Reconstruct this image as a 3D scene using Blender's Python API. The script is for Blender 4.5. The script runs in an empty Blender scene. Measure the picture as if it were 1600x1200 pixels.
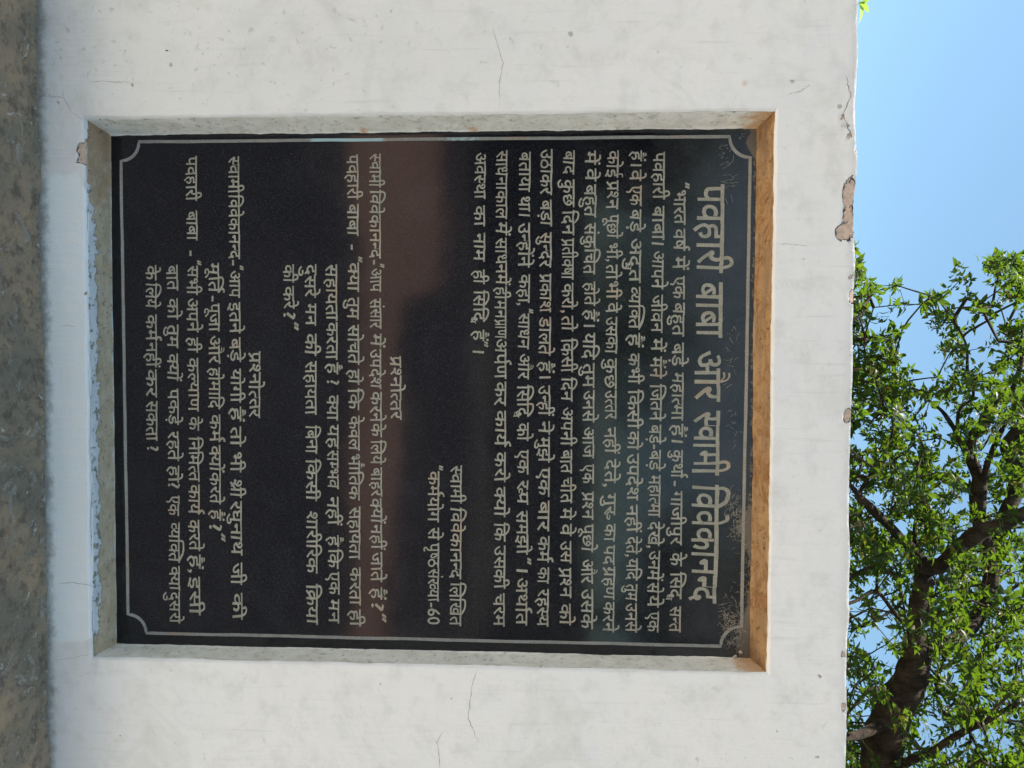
import bpy, math, random, json
import numpy as np
from mathutils import Vector, Matrix
random.seed(7); rng = np.random.default_rng(7)
scn = bpy.context.scene
COL = scn.collection
R = math.radians

# ---------------------------------------------------------------- camera
# world: X right along the wall, Y into the wall (face at y = 0), Z up, ledge top at z = 0, metres
CAM = np.array([0.0, -1.2, 0.8164])
AX = np.array([[-0.00389, 0.99953, 0.03054], [0.04965, -0.0303, 0.99831], [0.99876, 0.0054, -0.04951]])
F = 1202.0
cd = bpy.data.cameras.new('camera'); cam = bpy.data.objects.new('camera', cd); COL.objects.link(cam)
cd.sensor_width = 36.0; cd.lens = 36.0 * F / 1600.0
cd.clip_start = 0.02; cd.clip_end = 2000
m = Matrix(((AX[0][0], -AX[0][1], -AX[0][2], CAM[0]), (AX[1][0], -AX[1][1], -AX[1][2], CAM[1]),
            (AX[2][0], -AX[2][1], -AX[2][2], CAM[2]), (0, 0, 0, 1)))
cam.matrix_world = m
scn.camera = cam

# ---------------------------------------------------------------- sky, sun, exposure
SUN_EL, SUN_AZ = R(66), R(-78)          # azimuth from +Y towards +X: from the left, a little behind the wall
w = bpy.data.worlds.new('World'); scn.world = w; w.use_nodes = True
nt = w.node_tree; nt.nodes.clear()
sky = nt.nodes.new('ShaderNodeTexSky'); sky.sky_type = 'NISHITA'; sky.sun_disc = False
sky.sun_elevation = SUN_EL; sky.sun_rotation = SUN_AZ
sky.air_density = 1.0; sky.dust_density = 0.7; sky.ozone_density = 0.0; sky.altitude = 100
bg = nt.nodes.new('ShaderNodeBackground'); bg.inputs['Strength'].default_value = 0.069
out = nt.nodes.new('ShaderNodeOutputWorld')
tint = nt.nodes.new('ShaderNodeMix'); tint.data_type = 'RGBA'; tint.blend_type = 'MULTIPLY'; tint.inputs[0].default_value = 1
tint.inputs[7].default_value = (.90, 1.07, 1.0, 1)
nt.links.new(sky.outputs[0], tint.inputs[6]); nt.links.new(tint.outputs[2], bg.inputs[0]); nt.links.new(bg.outputs[0], out.inputs[0])
sl = bpy.data.lights.new('sun', 'SUN'); sl.energy = 5.0; sl.angle = R(0.5); sl.color = (1, 0.95, 0.86)
so = bpy.data.objects.new('sun', sl); COL.objects.link(so)
sd = Vector((math.sin(SUN_AZ) * math.cos(SUN_EL), math.cos(SUN_AZ) * math.cos(SUN_EL), math.sin(SUN_EL)))
so.rotation_euler = sd.to_track_quat('Z', 'Y').to_euler()
so.location = (0, 0, 20)
scn.view_settings.view_transform = 'Standard'; scn.view_settings.look = 'None'
scn.view_settings.gamma = 1.0; scn.view_settings.use_curve_mapping = False
scn.view_settings.exposure = 1.62

# ---------------------------------------------------------------- helpers
def tag(o, label=None, cat=None, group=None, kind=None):
    if label: o['label'] = label
    if cat: o['category'] = cat
    if group: o['group'] = group
    if kind: o['kind'] = kind
    return o
def empty(name, loc=(0, 0, 0)):
    o = bpy.data.objects.new(name, None); COL.objects.link(o); o.location = loc; o.empty_display_size = .1
    return o
def mesh(name, V, Fc, mat=None, parent=None, smooth=False, attrs=None):
    me = bpy.data.meshes.new(name)
    V = np.asarray(V, dtype=float).reshape(-1, 3)
    me.from_pydata(V.tolist(), [], [list(map(int, f)) for f in Fc])
    if smooth: me.polygons.foreach_set('use_smooth', [True] * len(me.polygons))
    for k, a in (attrs or {}).items():
        at_ = me.attributes.new(k, 'FLOAT', 'POINT'); at_.data.foreach_set('value', np.asarray(a, dtype=np.float32))
    if mat: me.materials.append(mat)
    me.update()
    o = bpy.data.objects.new(name, me); COL.objects.link(o)
    if parent: o.parent = parent
    return o
def ray(px, py): return AX @ np.array([px - 800.0, py - 600.0, F])
def on_plane(px, py, y=0.0):            # the point of the plane y = const seen there
    v = ray(px, py); return CAM + v * ((y - CAM[1]) / v[1])
def at(px, py, dist):                   # the point that far in front of the camera
    v = ray(px, py); return CAM + v * (dist / v[1])

# numpy value noise (fbm) for geometry
_P = rng.integers(0, 2**31, 4096)
def vnoise(x, y, z=0.0):
    x, y, z = np.broadcast_arrays(np.asarray(x, float), np.asarray(y, float), np.asarray(z, float))
    xi, yi, zi = np.floor(x).astype(int), np.floor(y).astype(int), np.floor(z).astype(int)
    xf, yf, zf = x - xi, y - yi, z - zi
    sx, sy, sz = xf*xf*(3-2*xf), yf*yf*(3-2*yf), zf*zf*(3-2*zf)
    def h(a, b, c): return (_P[(a*374761 + b*66827 + c*91423) % 4096] % 10007) / 10007.0
    r = 0
    for dx in (0, 1):
        for dy in (0, 1):
            for dz in (0, 1):
                r = r + h(xi+dx, yi+dy, zi+dz) * (sx if dx else 1-sx) * (sy if dy else 1-sy) * (sz if dz else 1-sz)
    return r
def fbm(x, y, z=0.0, o=4):
    r, a, s = 0, .5, 0
    for i in range(o):
        r = r + a * vnoise(x * 2**i + 17*i, y * 2**i + 5*i, z * 2**i); s += a; a *= .5
    return r / s

# materials
class NT:
    def __init__(s, name):
        s.m = bpy.data.materials.new(name); s.m.use_nodes = True; s.t = s.m.node_tree; s.t.nodes.clear()
        s.out = s.t.nodes.new('ShaderNodeOutputMaterial')
    def n(s, typ, ins=None, **kw):
        nd = s.t.nodes.new(typ)
        for k, v in kw.items(): setattr(nd, k, v)
        for k, v in (ins or {}).items(): s.set(nd.inputs[k], v)
        return nd
    def set(s, sock, v):
        if isinstance(v, bpy.types.NodeSocket): s.t.links.new(v, sock)
        elif isinstance(v, bpy.types.Node): s.t.links.new(v.outputs[0], sock)
        else:
            if hasattr(sock.default_value, '__len__') and len(sock.default_value) == 4 and len(v) == 3: v = (*v, 1)
            sock.default_value = v
    def math(s, op, a, b=0.0, clamp=False):
        nd = s.n('ShaderNodeMath', {0: a, 1: b}, operation=op); nd.use_clamp = clamp; return nd.outputs[0]
    def mix(s, f, a, b, blend='MIX'):
        nd = s.t.nodes.new('ShaderNodeMix'); nd.data_type = 'RGBA'; nd.blend_type = blend
        s.set(nd.inputs[0], f); s.set(nd.inputs[6], a); s.set(nd.inputs[7], b); return nd.outputs[2]
    def step(s, x, lo, hi):
        nd = s.n('ShaderNodeMapRange', {0: x, 1: lo, 2: hi, 3: 0.0, 4: 1.0}); nd.interpolation_type = 'SMOOTHSTEP'; nd.clamp = True
        return nd.outputs[0]
    def noise(s, scale, detail=4.0, rough=.6, vec=None, dist=0.0):
        nd = s.n('ShaderNodeTexNoise', {'Scale': scale, 'Detail': detail, 'Roughness': rough, 'Distortion': dist})
        s.t.links.new(vec or s.obj(), nd.inputs['Vector']); return nd.outputs[0]
    def obj(s):
        if not hasattr(s, '_o'): s._o = s.n('ShaderNodeTexCoord').outputs['Object']
        return s._o
    def stretch(s, sc):
        return s.n('ShaderNodeMapping', {0: s.obj(), 3: sc}).outputs[0]
    def attr(s, name): return s.n('ShaderNodeAttribute', attribute_name=name).outputs['Fac']
    def bump(s, h, strength, dist, prev=None):
        d = {'Height': h, 'Strength': strength, 'Distance': dist}
        if prev is not None: d['Normal'] = prev
        return s.n('ShaderNodeBump', d).outputs[0]
    def principled(s, col, rough, normal=None, spec=.5, **kw):
        d = {'Base Color': col, 'Roughness': rough, 'Specular IOR Level': spec}
        if normal is not None: d['Normal'] = normal
        d.update(kw)
        p = s.n('ShaderNodeBsdfPrincipled', d); s.t.links.new(p.outputs[0], s.out.inputs[0]); return p

def mat_whitewash():
    q = NT('whitewashed plaster')
    big = q.noise(3.0, 3, .5); mid = q.noise(22, 5, .65); fine = q.noise(160, 3, .6); st = q.noise(1.0, 4, .6, q.stretch((120, 20, 7)))
    st2 = q.noise(1.0, 5, .7, q.stretch((45, 20, 260)))
    c = q.mix(q.step(big, .35, .7), (.80, .772, .745), (.78, .762, .745))
    c = q.mix(q.math('MULTIPLY', q.step(mid, .48, .70), .34), c, (.56, .55, .51))
    c = q.mix(q.math('MULTIPLY', q.step(st, .56, .74), .30), c, (.52, .51, .47))
    c = q.mix(q.math('MULTIPLY', q.step(st2, .6, .8), .22), c, (.50, .49, .46))
    c = q.mix(q.math('MULTIPLY', q.step(q.noise(7, 7, .72, dist=.8), .50, .68), .30), c, (.55, .535, .49))
    c = q.mix(q.math('MULTIPLY', q.step(q.noise(48, 6, .75, dist=.5), .60, .70), .30), c, (.42, .41, .37))
    # grimy scuffed zone: more speckles
    gr = q.attr('grime_shade')
    sp = q.noise(75, 4, .6, dist=.6)
    thr = q.math('SUBTRACT', sp, q.math('MULTIPLY', q.math('SUBTRACT', 1.0, gr), .10))
    c = q.mix(q.math('MULTIPLY', q.step(thr, .60, .69), .5), c, (.36, .36, .33))
    c = q.mix(q.math('MULTIPLY', gr, .30), c, (.50, .50, .47))
    # specks
    vo = q.n('ShaderNodeTexVoronoi', {'Scale': 26.0, 'Randomness': 1.0}); q.t.links.new(q.obj(), vo.inputs['Vector'])
    vc = q.n('ShaderNodeSeparateColor', {0: vo.outputs['Color']})
    rad = q.math('MULTIPLY', q.math('POWER', vc.outputs[0], 6.0), .12)
    dd = q.math('ADD', vo.outputs['Distance'], q.math('MULTIPLY', q.math('SUBTRACT', q.noise(90, 4, .75), .5), .30))
    spk = q.math('LESS_THAN', dd, rad)
    c = q.mix(q.math('MULTIPLY', spk, .55), c, (.20, .195, .18))
    # bluish fresh limewash
    bl = q.step(q.math('ADD', q.attr('blue'), q.math('MULTIPLY', q.math('SUBTRACT', q.noise(28, 5, .65), .5), .7)), .42, .62)
    blc = q.mix(q.step(st, .4, .7), (.80, .835, .83), (.84, .85, .83))
    c = q.mix(q.math('MULTIPLY', bl, .85), c, blc)
    # dirt splashed from the ledge
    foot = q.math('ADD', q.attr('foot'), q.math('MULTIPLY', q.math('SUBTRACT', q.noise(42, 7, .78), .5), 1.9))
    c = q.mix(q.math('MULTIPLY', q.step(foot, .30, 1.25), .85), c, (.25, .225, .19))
    # ocre bleeding
    c = q.mix(q.math('MULTIPLY', q.step(q.math('ADD', q.attr('rust'), q.math('MULTIPLY', q.math('SUBTRACT', mid, .5), .8)), .4, .9), .6), c, (.55, .38, .23))
    # plaster fallen off
    ch = q.math('ADD', q.attr('chip'), q.math('MULTIPLY', q.math('SUBTRACT', q.noise(70, 5, .65), .5), 1.1))
    chm = q.step(ch, .47, .53)
    cc = q.mix(q.step(q.noise(130, 4, .7), .35, .65), (.64, .48, .385), (.46, .35, .275))
    c = q.mix(chm, c, cc)
    h = q.math('ADD', q.math('MULTIPLY', mid, .6), q.math('MULTIPLY', fine, .25))
    h = q.math('SUBTRACT', h, q.math('MULTIPLY', chm, 1.2))
    h = q.math('SUBTRACT', h, q.math('MULTIPLY', spk, .5))
    h = q.math('ADD', h, q.math('MULTIPLY', st, .35))
    q.principled(c, .92, q.bump(chm, 1.0, -.006, q.bump(h, .8, .003)), spec=.2)
    return q.m

def mat_reveal(name, a, b, dirt, dk, rust):
    q = NT(name)
    n1 = q.noise(34, 5, .65); n2 = q.noise(150, 4, .65); n3 = q.noise(9, 4, .6)
    c = q.mix(q.step(n1, .38, .66), a, b)
    c = q.mix(q.math('MULTIPLY', q.step(q.noise(60, 6, .75), .50, .68), dk), c, dirt)
    c = q.mix(q.math('MULTIPLY', q.step(q.noise(120, 4, .7), .60, .68), dk), c, tuple(x * .45 for x in dirt))
    lip = q.step(q.math('ADD', q.attr('lip'), q.math('MULTIPLY', q.math('SUBTRACT', n1, .5), .5)), .45, .6)
    c = q.mix(lip, c, (.80, .80, .76))
    c = q.mix(q.math('MULTIPLY', q.step(q.math('ADD', q.attr('rust'), q.math('MULTIPLY', q.math('SUBTRACT', q.noise(40, 5, .7), .5), 1.1)), .35, .75), rust), c, (.50, .31, .17))
    c = q.mix(q.math('MULTIPLY', q.step(q.math('ADD', q.attr('rust'), q.math('MULTIPLY', q.math('SUBTRACT', q.noise(75, 5, .75), .5), 1.8)), .95, 1.2), rust), c, (.15, .08, .04))
    fv = q.math('ADD', q.attr('flake'), q.math('MULTIPLY', q.math('SUBTRACT', q.noise(46, 7, .66, dist=.6), .5), 2.0))
    c = q.mix(q.math('MULTIPLY', q.step(fv, .40, .47), .55), c, (.22, .19, .15))
    fl = q.math('MULTIPLY', q.step(fv, .47, .51), q.math('SUBTRACT', 1.0, q.step(q.noise(85, 5, .7), .57, .60)))
    c = q.mix(fl, c, (.80, .79, .75))
    h = q.math('ADD', q.math('ADD', q.math('MULTIPLY', n1, .6), q.math('MULTIPLY', n2, .3)), q.math('MULTIPLY', fl, .45))
    q.principled(c, .93, q.bump(h, 1.0, .005), spec=.2)
    return q.m

def mat_soffit():
    q = NT('ochre stained cement')
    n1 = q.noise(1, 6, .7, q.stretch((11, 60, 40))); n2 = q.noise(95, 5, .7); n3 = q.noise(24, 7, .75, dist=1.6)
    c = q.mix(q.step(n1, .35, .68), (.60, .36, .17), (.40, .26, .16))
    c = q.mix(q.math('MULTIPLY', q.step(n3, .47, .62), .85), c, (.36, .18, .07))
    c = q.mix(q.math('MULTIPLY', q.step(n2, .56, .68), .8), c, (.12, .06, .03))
    c = q.mix(q.math('MULTIPLY', q.step(q.math('ADD', q.attr('lip'), q.math('MULTIPLY', q.math('SUBTRACT', n3, .5), .7)), .5, .85), .85), c, (.10, .045, .02))  # painted shade: the soffit darkens along its inner edge at the slab
    h = q.math('ADD', n3, q.math('MULTIPLY', n2, .4))
    q.principled(c, .92, q.bump(h, 1.0, .009), spec=.2)
    return q.m

def mat_cement():
    q = NT('weathered brown cement')
    n1 = q.noise(7, 5, .6); n2 = q.noise(45, 5, .7); n3 = q.noise(260, 3, .6)
    c = q.mix(q.step(n1, .35, .66), (.50, .35, .215), (.29, .24, .17))
    c = q.mix(q.math('MULTIPLY', q.step(n2, .45, .65), .75), c, (.15, .12, .09))
    c = q.mix(q.math('MULTIPLY', q.step(n3, .6, .72), .5), c, (.36, .32, .26))
    sp = q.math('ADD', q.noise(13, 7, .72, dist=1.5), q.math('MULTIPLY', q.math('SUBTRACT', n2, .5), .35))
    c = q.mix(q.math('MULTIPLY', q.step(sp, .58, .64), .55), c, (.52, .47, .39))
    dr = q.noise(24, 6, .7, dist=.8)
    c = q.mix(q.math('MULTIPLY', q.step(dr, .64, .67), .8), c, (.66, .63, .56))
    h = q.math('ADD', q.math('MULTIPLY', n2, .8), q.math('ADD', q.math('MULTIPLY', n3, .3), q.math('MULTIPLY', n1, .8)))
    q.principled(c, .9, q.bump(h, 1.0, .012), spec=.25)
    return q.m

def mat_granite():
    q = NT('polished black granite')
    n3 = q.noise(900, 3, .6); n4 = q.noise(420, 3, .65)
    c = q.mix(q.step(n3, .55, .74), (.005, .005, .0075), (.060, .060, .066))
    c = q.mix(q.math('MULTIPLY', q.step(n4, .66, .72), .6), c, (.06, .06, .06))
    # white pin specks of dust and lime
    vo = q.n('ShaderNodeTexVoronoi', {'Scale': 85.0, 'Randomness': 1.0}); q.t.links.new(q.obj(), vo.inputs['Vector'])
    vc = q.n('ShaderNodeSeparateColor', {0: vo.outputs['Color']})
    pin = q.math('LESS_THAN', vo.outputs['Distance'], q.math('MULTIPLY', q.math('POWER', vc.outputs[1], 8.0), .10))
    c = q.mix(q.math('MULTIPLY', pin, .6), c, (.45, .45, .42))
    # dust film, thicker towards the top under the soffit
    du = q.math('ADD', q.attr('dust'), q.math('MULTIPLY', q.math('SUBTRACT', q.noise(14, 6, .7), .5), .9))
    film = q.step(du, .35, 1.1)
    web = q.step(q.math('ADD', q.attr('web'), q.math('MULTIPLY', q.math('SUBTRACT', q.noise(120, 4, .8), .5), 1.6)), .75, 1.0)
    c = q.mix(q.math('ADD', q.math('MULTIPLY', film, .075), q.math('MULTIPLY', q.step(q.noise(9, 6, .72, dist=1.0), .45, .75), .022)), c, (.36, .37, .39))
    c = q.mix(q.math('MULTIPLY', web, .30), c, (.40, .33, .25))
    rough = q.math('ADD', .085, q.math('MULTIPLY', film, .10))
    rough = q.math('ADD', rough, q.math('MULTIPLY', web, .3))
    q.principled(c, rough, q.bump(q.math('ADD', q.noise(6, 3, .5), q.math('MULTIPLY', q.noise(700, 2, .6), .02)), .30, .0022), spec=.5)
    return q.m

def mat_paint(name, base, alt, tint=False):
    q = NT(name)
    n1 = q.noise(55, 4, .6); n2 = q.noise(520, 3, .6); n3 = q.noise(14, 3, .5)
    c = q.mix(q.step(n1, .35, .65), base, alt)
    c = q.mix(q.math('MULTIPLY', q.step(n3, .56, .68), .45), c, (.40, .27, .18))
    c = q.mix(q.math('MULTIPLY', q.step(n2, .52, .66), .7), c, (.11, .105, .095))
    if tint: c = q.mix(q.step(q.math('ADD', q.attr('splash'), q.math('MULTIPLY', q.math('SUBTRACT', q.noise(110, 4, .7), .5), 1.2)), .5, .8), c, (.42, .58, .60))
    q.principled(c, .75, q.bump(n2, .5, .0006), spec=.3)
    return q.m

def mat_leaf(name, a, b, tr):
    q = NT(name)
    oi = q.n('ShaderNodeObjectInfo').outputs['Random']
    geo = q.n('ShaderNodeNewGeometry').outputs['Random Per Island']
    v = q.math('FRACT', q.math('ADD', oi, geo))
    c = q.mix(v, a, b)
    c = q.mix(q.math('GREATER_THAN', v, .955), c, (.20, .15, .03))
    c = q.mix(q.math('LESS_THAN', v, .05), c, (.09, .06, .035))
    d = q.n('ShaderNodeBsdfPrincipled', {'Base Color': c, 'Roughness': .5, 'Specular IOR Level': .3})
    t = q.n('ShaderNodeBsdfTranslucent', {'Color': q.mix(v, tr, tuple(x * 1.25 for x in tr))})
    ms = q.n('ShaderNodeMixShader', {0: .36, 1: d.outputs[0], 2: t.outputs[0]})
    q.t.links.new(ms.outputs[0], q.out.inputs[0]); return q.m

def mat_bark():
    q = NT('bark')
    n = q.noise(1, 6, .7, q.stretch((9, 9, 2.5))); n2 = q.noise(30, 5, .7)
    c = q.mix(q.step(n, .35, .65), (.018, .012, .009), (.070, .048, .034))
    q.principled(c, .9, q.bump(q.math('ADD', n, q.math('MULTIPLY', n2, .6)), 1.0, .07), spec=.2)
    return q.m

def mat_simple(name, a, b, scale, rough=.9, bump=.02):
    q = NT(name)
    n = q.noise(scale, 6, .65); n2 = q.noise(scale * 9, 4, .6)
    c = q.mix(q.step(n, .35, .65), a, b)
    q.principled(c, rough, q.bump(q.math('ADD', n, n2), .6, bump), spec=.2)
    return q.m

M_WHITE = mat_whitewash(); M_SOFFIT = mat_soffit(); M_CEMENT = mat_cement(); M_GRANITE = mat_granite()
M_JAMB = mat_reveal('greyish limewashed cement', (.72, .70, .65), (.62, .60, .54), (.34, .31, .25), .55, .9)
M_SILL = mat_reveal('bare cement with flaking limewash', (.60, .46, .29), (.68, .54, .37), (.36, .26, .16), .55, .8)
M_LETTER = mat_paint('dull cream letter paint', (.35, .33, .27), (.27, .265, .21))
M_BORDER = mat_paint('dull grey border paint', (.34, .335, .305), (.29, .285, .26), True)
M_BARK = mat_bark()
M_LEAF = mat_leaf('leaf', (.006, .017, .006), (.024, .044, .011), (.115, .20, .008))
M_LEAF_FAR = mat_leaf('leaf bright', (.045, .085, .018), (.075, .13, .028), (.32, .48, .05))
M_GRASS = mat_simple('grass ground', (.035, .055, .020), (.070, .075, .035), 3.0)
M_SUNLIT_EARTH = mat_simple('red earth path', (.30, .185, .145), (.24, .15, .12), 2.0)  # earth tone for the ground painted as if sunlit
M_PAVE = mat_simple('pale cement courtyard', (.56, .51, .43), (.50, .46, .39), 1.5)
M_GROUND_SHADE = mat_simple('painted ground shade', (.045, .046, .052), (.030, .032, .038), 1.5)  # dark tone standing in for shaded ground
M_STONE = mat_simple('weathered stone', (.20, .20, .21), (.12, .12, .13), 1.5)
M_LIME = mat_simple('limewashed house wall', (.78, .75, .69), (.70, .68, .63), 1.2)

# ---------------------------------------------------------------- ground, path, ledge
GZ = -0.25
def sheet(name, x0, x1, y0, y1, z, mat):
    o = mesh(name, [(x0, y0, z), (x1, y0, z), (x1, y1, z), (x0, y1, z)], [(0, 1, 2, 3)], mat); tag(o, kind='structure'); return o
sheet('ground', -600, 600, -600, 600, GZ, M_GRASS)
sheet('courtyard', -14, 14, -12, 3.2, GZ + .004, M_PAVE)
tag(mesh('painted_ground_shade', [(-.68, -.48, GZ + .008), (-1.35, -2.655, GZ + .008), (1.5, -2.655, GZ + .008), (.76, -.48, GZ + .008)], [(0, 1, 2, 3)], M_GROUND_SHADE), kind='structure')  # dark sheet painted in for the ground's shade mirrored by the slab
pp = []
for k in range(40): x = -5.5 + 11 * k / 39; pp.append((x, (-6.2 if x < -.5 else -3.9 if x < 1.0 else -3.5 - .2 * (x > 2)) + (fbm(x * 2.3, 7) - .5) * .9))
for k in range(40): x = 5.5 - 11 * k / 39; pp.append((x, -2.75 + (fbm(x * 1.7, 3) - .5) * .5))
o = mesh('stripe', [(x, y, GZ + .012) for x, y in pp], [tuple(range(len(pp)))[::-1]], M_SUNLIT_EARTH); tag(o, kind='structure')  # lighter earth painted in for a sunlit patch mirrored by the slab

tag(mesh('painted_ground_shade', [(-1.35, -2.66, GZ + .008), (-4.0, -10.0, GZ + .008), (4.4, -10.0, GZ + .008), (1.5, -2.66, GZ + .008)], [(0, 1, 2, 3)], M_GROUND_SHADE), kind='structure')  # farther part of the painted shade on the ground
# cement ledge in front of the wall (its foot)
nx, ny = 420, 44
X = np.linspace(-1.9, 1.9, nx); Y = np.linspace(-.13, .002, ny)
XX, YY = np.meshgrid(X, Y, indexing='ij')
Z = (fbm(XX * 9, YY * 9) - .5) * .010 + (fbm(XX * 45, YY * 45, 3) - .5) * .005
Z -= .0035 * np.clip(1 - np.abs(YY + .012) / .010, 0, 1) * fbm(XX * 20, YY * 0)
Z -= np.clip((-.118 - YY) / .012, 0, 1) ** 2 * .02
V = np.stack([XX, YY, Z], -1).reshape(-1, 3)
idx = np.arange(nx * ny).reshape(nx, ny)
Fc = np.stack([idx[:-1, :-1], idx[1:, :-1], idx[1:, 1:], idx[:-1, 1:]], -1).reshape(-1, 4).tolist()
n0 = len(V)
V = np.vstack([V, [(-1.9, -.13, GZ), (1.9, -.13, GZ), (1.9, .002, GZ), (-1.9, .002, GZ)]])
Fc.append([n0, n0 + 1] + idx[::-1, 0].tolist()); Fc.append([n0 + 3, n0] + idx[0, :].tolist()); Fc.append([n0 + 1, n0 + 2] + idx[-1, ::-1].tolist())
o = mesh('ledge', V, Fc, M_CEMENT, smooth=False); tag(o, kind='structure')
for p in o.data.polygons: p.use_smooth = len(p.vertices) == 4

V, Fc = [], []
for k in range(900):
    x, y, r = random.uniform(-.9, 1.0), -abs(random.gauss(0, .045)) - .002, random.uniform(.0005, .0017) * (2.0 if random.random() < .06 else 1)
    if y < -.115: continue
    z = (float(fbm(x * 9, y * 9)) - .5) * .010 + (float(fbm(x * 45, y * 45, 3)) - .5) * .005 + r * .4; b0 = len(V)
    for d in ((1, 0, 0), (-1, 0, 0), (0, 1, 0), (0, -1, 0), (0, 0, .8), (0, 0, -.8)): V.append((x + d[0] * r * random.uniform(.7, 1.3), y + d[1] * r * random.uniform(.7, 1.3), z + d[2] * r))
    Fc += [(b0+a, b0+b, b0+c) for a, b, c in ((0,2,4),(2,1,4),(1,3,4),(3,0,4),(2,0,5),(1,2,5),(3,1,5),(0,3,5))]
tag(mesh('grit', V, Fc, mat_simple('grit', (.50, .45, .37), (.20, .17, .13), 90, bump=.001)), 'loose grit and lime crumbs on the cement ledge at the foot of the wall', 'grit', kind='stuff')

# ---------------------------------------------------------------- the wall
wall = tag(empty('memorial_wall', (0, 0, 0)), 'low whitewashed plaster wall with a rectangular recess, chipped along its top edge', 'wall')
WX0, WX1, WT, TH = -1.85, 1.85, 1.277, .26
OX0, OX1, OZ0, OZ1 = -.382, .4845, .0750, 1.1560       # opening of the recess at the face
IX0, IX1, IZ0, IZ1 = -.3722, .4830, .0850, 1.1440      # where it meets the slab
SY = .055                                             # slab face
VX0, VX1 = -.66, .80                                  # finely meshed stretch of the face

def blob(X, Z, px, py, rx, rz):
    c = on_plane(px, py); return np.clip(1 - np.sqrt(((X - c[0]) / rx) ** 2 + ((Z - c[2]) / rz) ** 2) * .5, 0, 1)
def face_attrs(X, Z):
    chip = np.zeros_like(X)
    # (px, py, half width along the wall, half height) of the places where plaster has come off
    for a in [(1326, 305, .020, .009), (1324, 335, .012, .0075), (1319, 362, .014, .012), (1331, 300, .020, .008), (1329, 355, .018, .007),
              (1332, 462, .011, .006), (1329, 432, .004, .004), (1325, 646, .008, .007), (1323, 652, .007, .005), (1318, 1022, .005, .004),
              (1318, 1105, .007, .0045), (1316, 183, .004, .004), (1322, 196, .003, .006), (1328, 212, .003, .005), (1340, 235, .005, .004),
              (207, 133, .003, .0025), (261, 78, .003, .0022), (132, 243, .0005, .0005), (129, 240, .019, .010), (136, 225, .012, .008), (148, 60, .002, .002), (91, 160, .0025, .0025),
              (94, 90, .002, .002), (1281, 1057, .0028, .0028), (133, 458, .003, .002), (137, 475, .002, .0015)]:
        chip = np.maximum(chip, blob(X, Z, *a))
    # extra breaks on the arris, random
    blue = np.clip((X + .325) / .06, 0, 1) * np.clip((.475 - X) / .03, 0, 1) * np.clip((.092 - Z) / .03, 0, 1)
    blue = np.maximum(blue, .35 * np.clip((X + .325) / .06, 0, 1) * np.clip((.49 - X) / .04, 0, 1) * np.clip((.20 - Z) / .1, 0, 1) * 0)
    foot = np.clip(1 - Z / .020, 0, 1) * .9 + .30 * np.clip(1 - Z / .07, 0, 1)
    grime_shade = 1.2 * np.clip((-.20 - X) / .30, 0, 1) * np.clip((1.15 - Z) / .8, .12, 1) + .5 * np.clip((.25 - Z) / .3, 0, 1) * np.clip((X - .45) / .1, 0, 1)
    grime_shade = np.clip(grime_shade + .5 * np.clip((X - .5) / .3, 0, 1), 0, 1)
    rust = np.clip(1 - np.abs(Z - 1.162) / .008, 0, 1) * .35
    r2 = on_plane(1163, 130); rust = np.maximum(rust, .9 * np.clip(1 - np.hypot(X - r2[0], Z - r2[2]) / .012, 0, 1))
    grime_shade = np.maximum(grime_shade, np.clip((Z - 1.262) / .012, 0, 1))  # top strip: beige grime, also darkened to tone down the sunlit rim
    return dict(chip=chip, blue=blue, foot=foot, grime_shade=grime_shade, rust=rust)

V, Fc = [], []; base = 0
def grid(P):                                           # P: (n, m, 3)
    global base
    n, m_ = P.shape[:2]; V.append(P.reshape(-1, 3)); i = np.arange(n * m_).reshape(n, m_) + base
    Fc.append(np.stack([i[:-1, :-1], i[1:, :-1], i[1:, 1:], i[:-1, 1:]], -1).reshape(-1, 4)); base += n * m_
def ease(n, r=.16):                                    # 0..1, dense near 0
    t = np.linspace(0, 1, n); return t * (1 - r) * t + t * r
def band(a0, a1, b0, b1, n, m_):                       # from the opening's edge a0-a1 out to b0-b1
    s = np.linspace(0, 1, n)[:, None, None]; t = ease(m_)[None, :, None]
    A = np.array(a0) * (1 - s) + np.array(a1) * s; B = np.array(b0) * (1 - s) + np.array(b1) * s
    return A * (1 - t) + B * t
def dress(P):                                          # trowel waves, rounded arrises
    X, Z = P[..., 0], P[..., 2]
    do = np.maximum(np.maximum(OX0 - X, X - OX1), np.maximum(OZ0 - Z, Z - OZ1))
    y = (fbm(X * 5, Z * 5) - .5) * .006 * np.clip(do / .05, 0, 1) + (fbm(X * 30, Z * 30, 9) - .5) * .0016
    r = .0035 + .003 * fbm(X * 14, Z * 14, 2)
    y = y + np.clip(1 - do / r, 0, 1) ** 2 * r * .8
    dt = WT - Z; rt = .0004 + .0006 * fbm(X * 11, X * 3, 4)
    y = y + np.clip(1 - dt / rt, 0, 1) ** 2 * rt
    P[..., 1] = y + .0014 * np.clip((face_attrs(X, Z)['chip'] - .46) / .12, 0, 1)
    P[..., 2] = Z + np.clip(1 - dt / .03, 0, 1) * (fbm(X * 13, X * 0, 6) - .5) * .007
    # ragged arris of the opening
    k = np.clip(1 - np.abs(do) / .01, 0, 1)
    P[..., 0] += k * (fbm(X * 40, Z * 40, 11) - .5) * .004; P[..., 2] += k * (fbm(X * 40, Z * 40, 13) - .5) * .004
    return P
O = [(OX0, 0, OZ0), (OX1, 0, OZ0), (OX1, 0, OZ1), (OX0, 0, OZ1)]
B = [(VX0, 0, -.01), (VX1, 0, -.01), (VX1, 0, WT), (VX0, 0, WT)]
NX, NZ = 300, 330
grid(dress(band(O[0], O[1], B[0], B[1], NX, 60)))
grid(dress(band(O[1], O[2], B[1], B[2], NZ, 70)))
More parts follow.
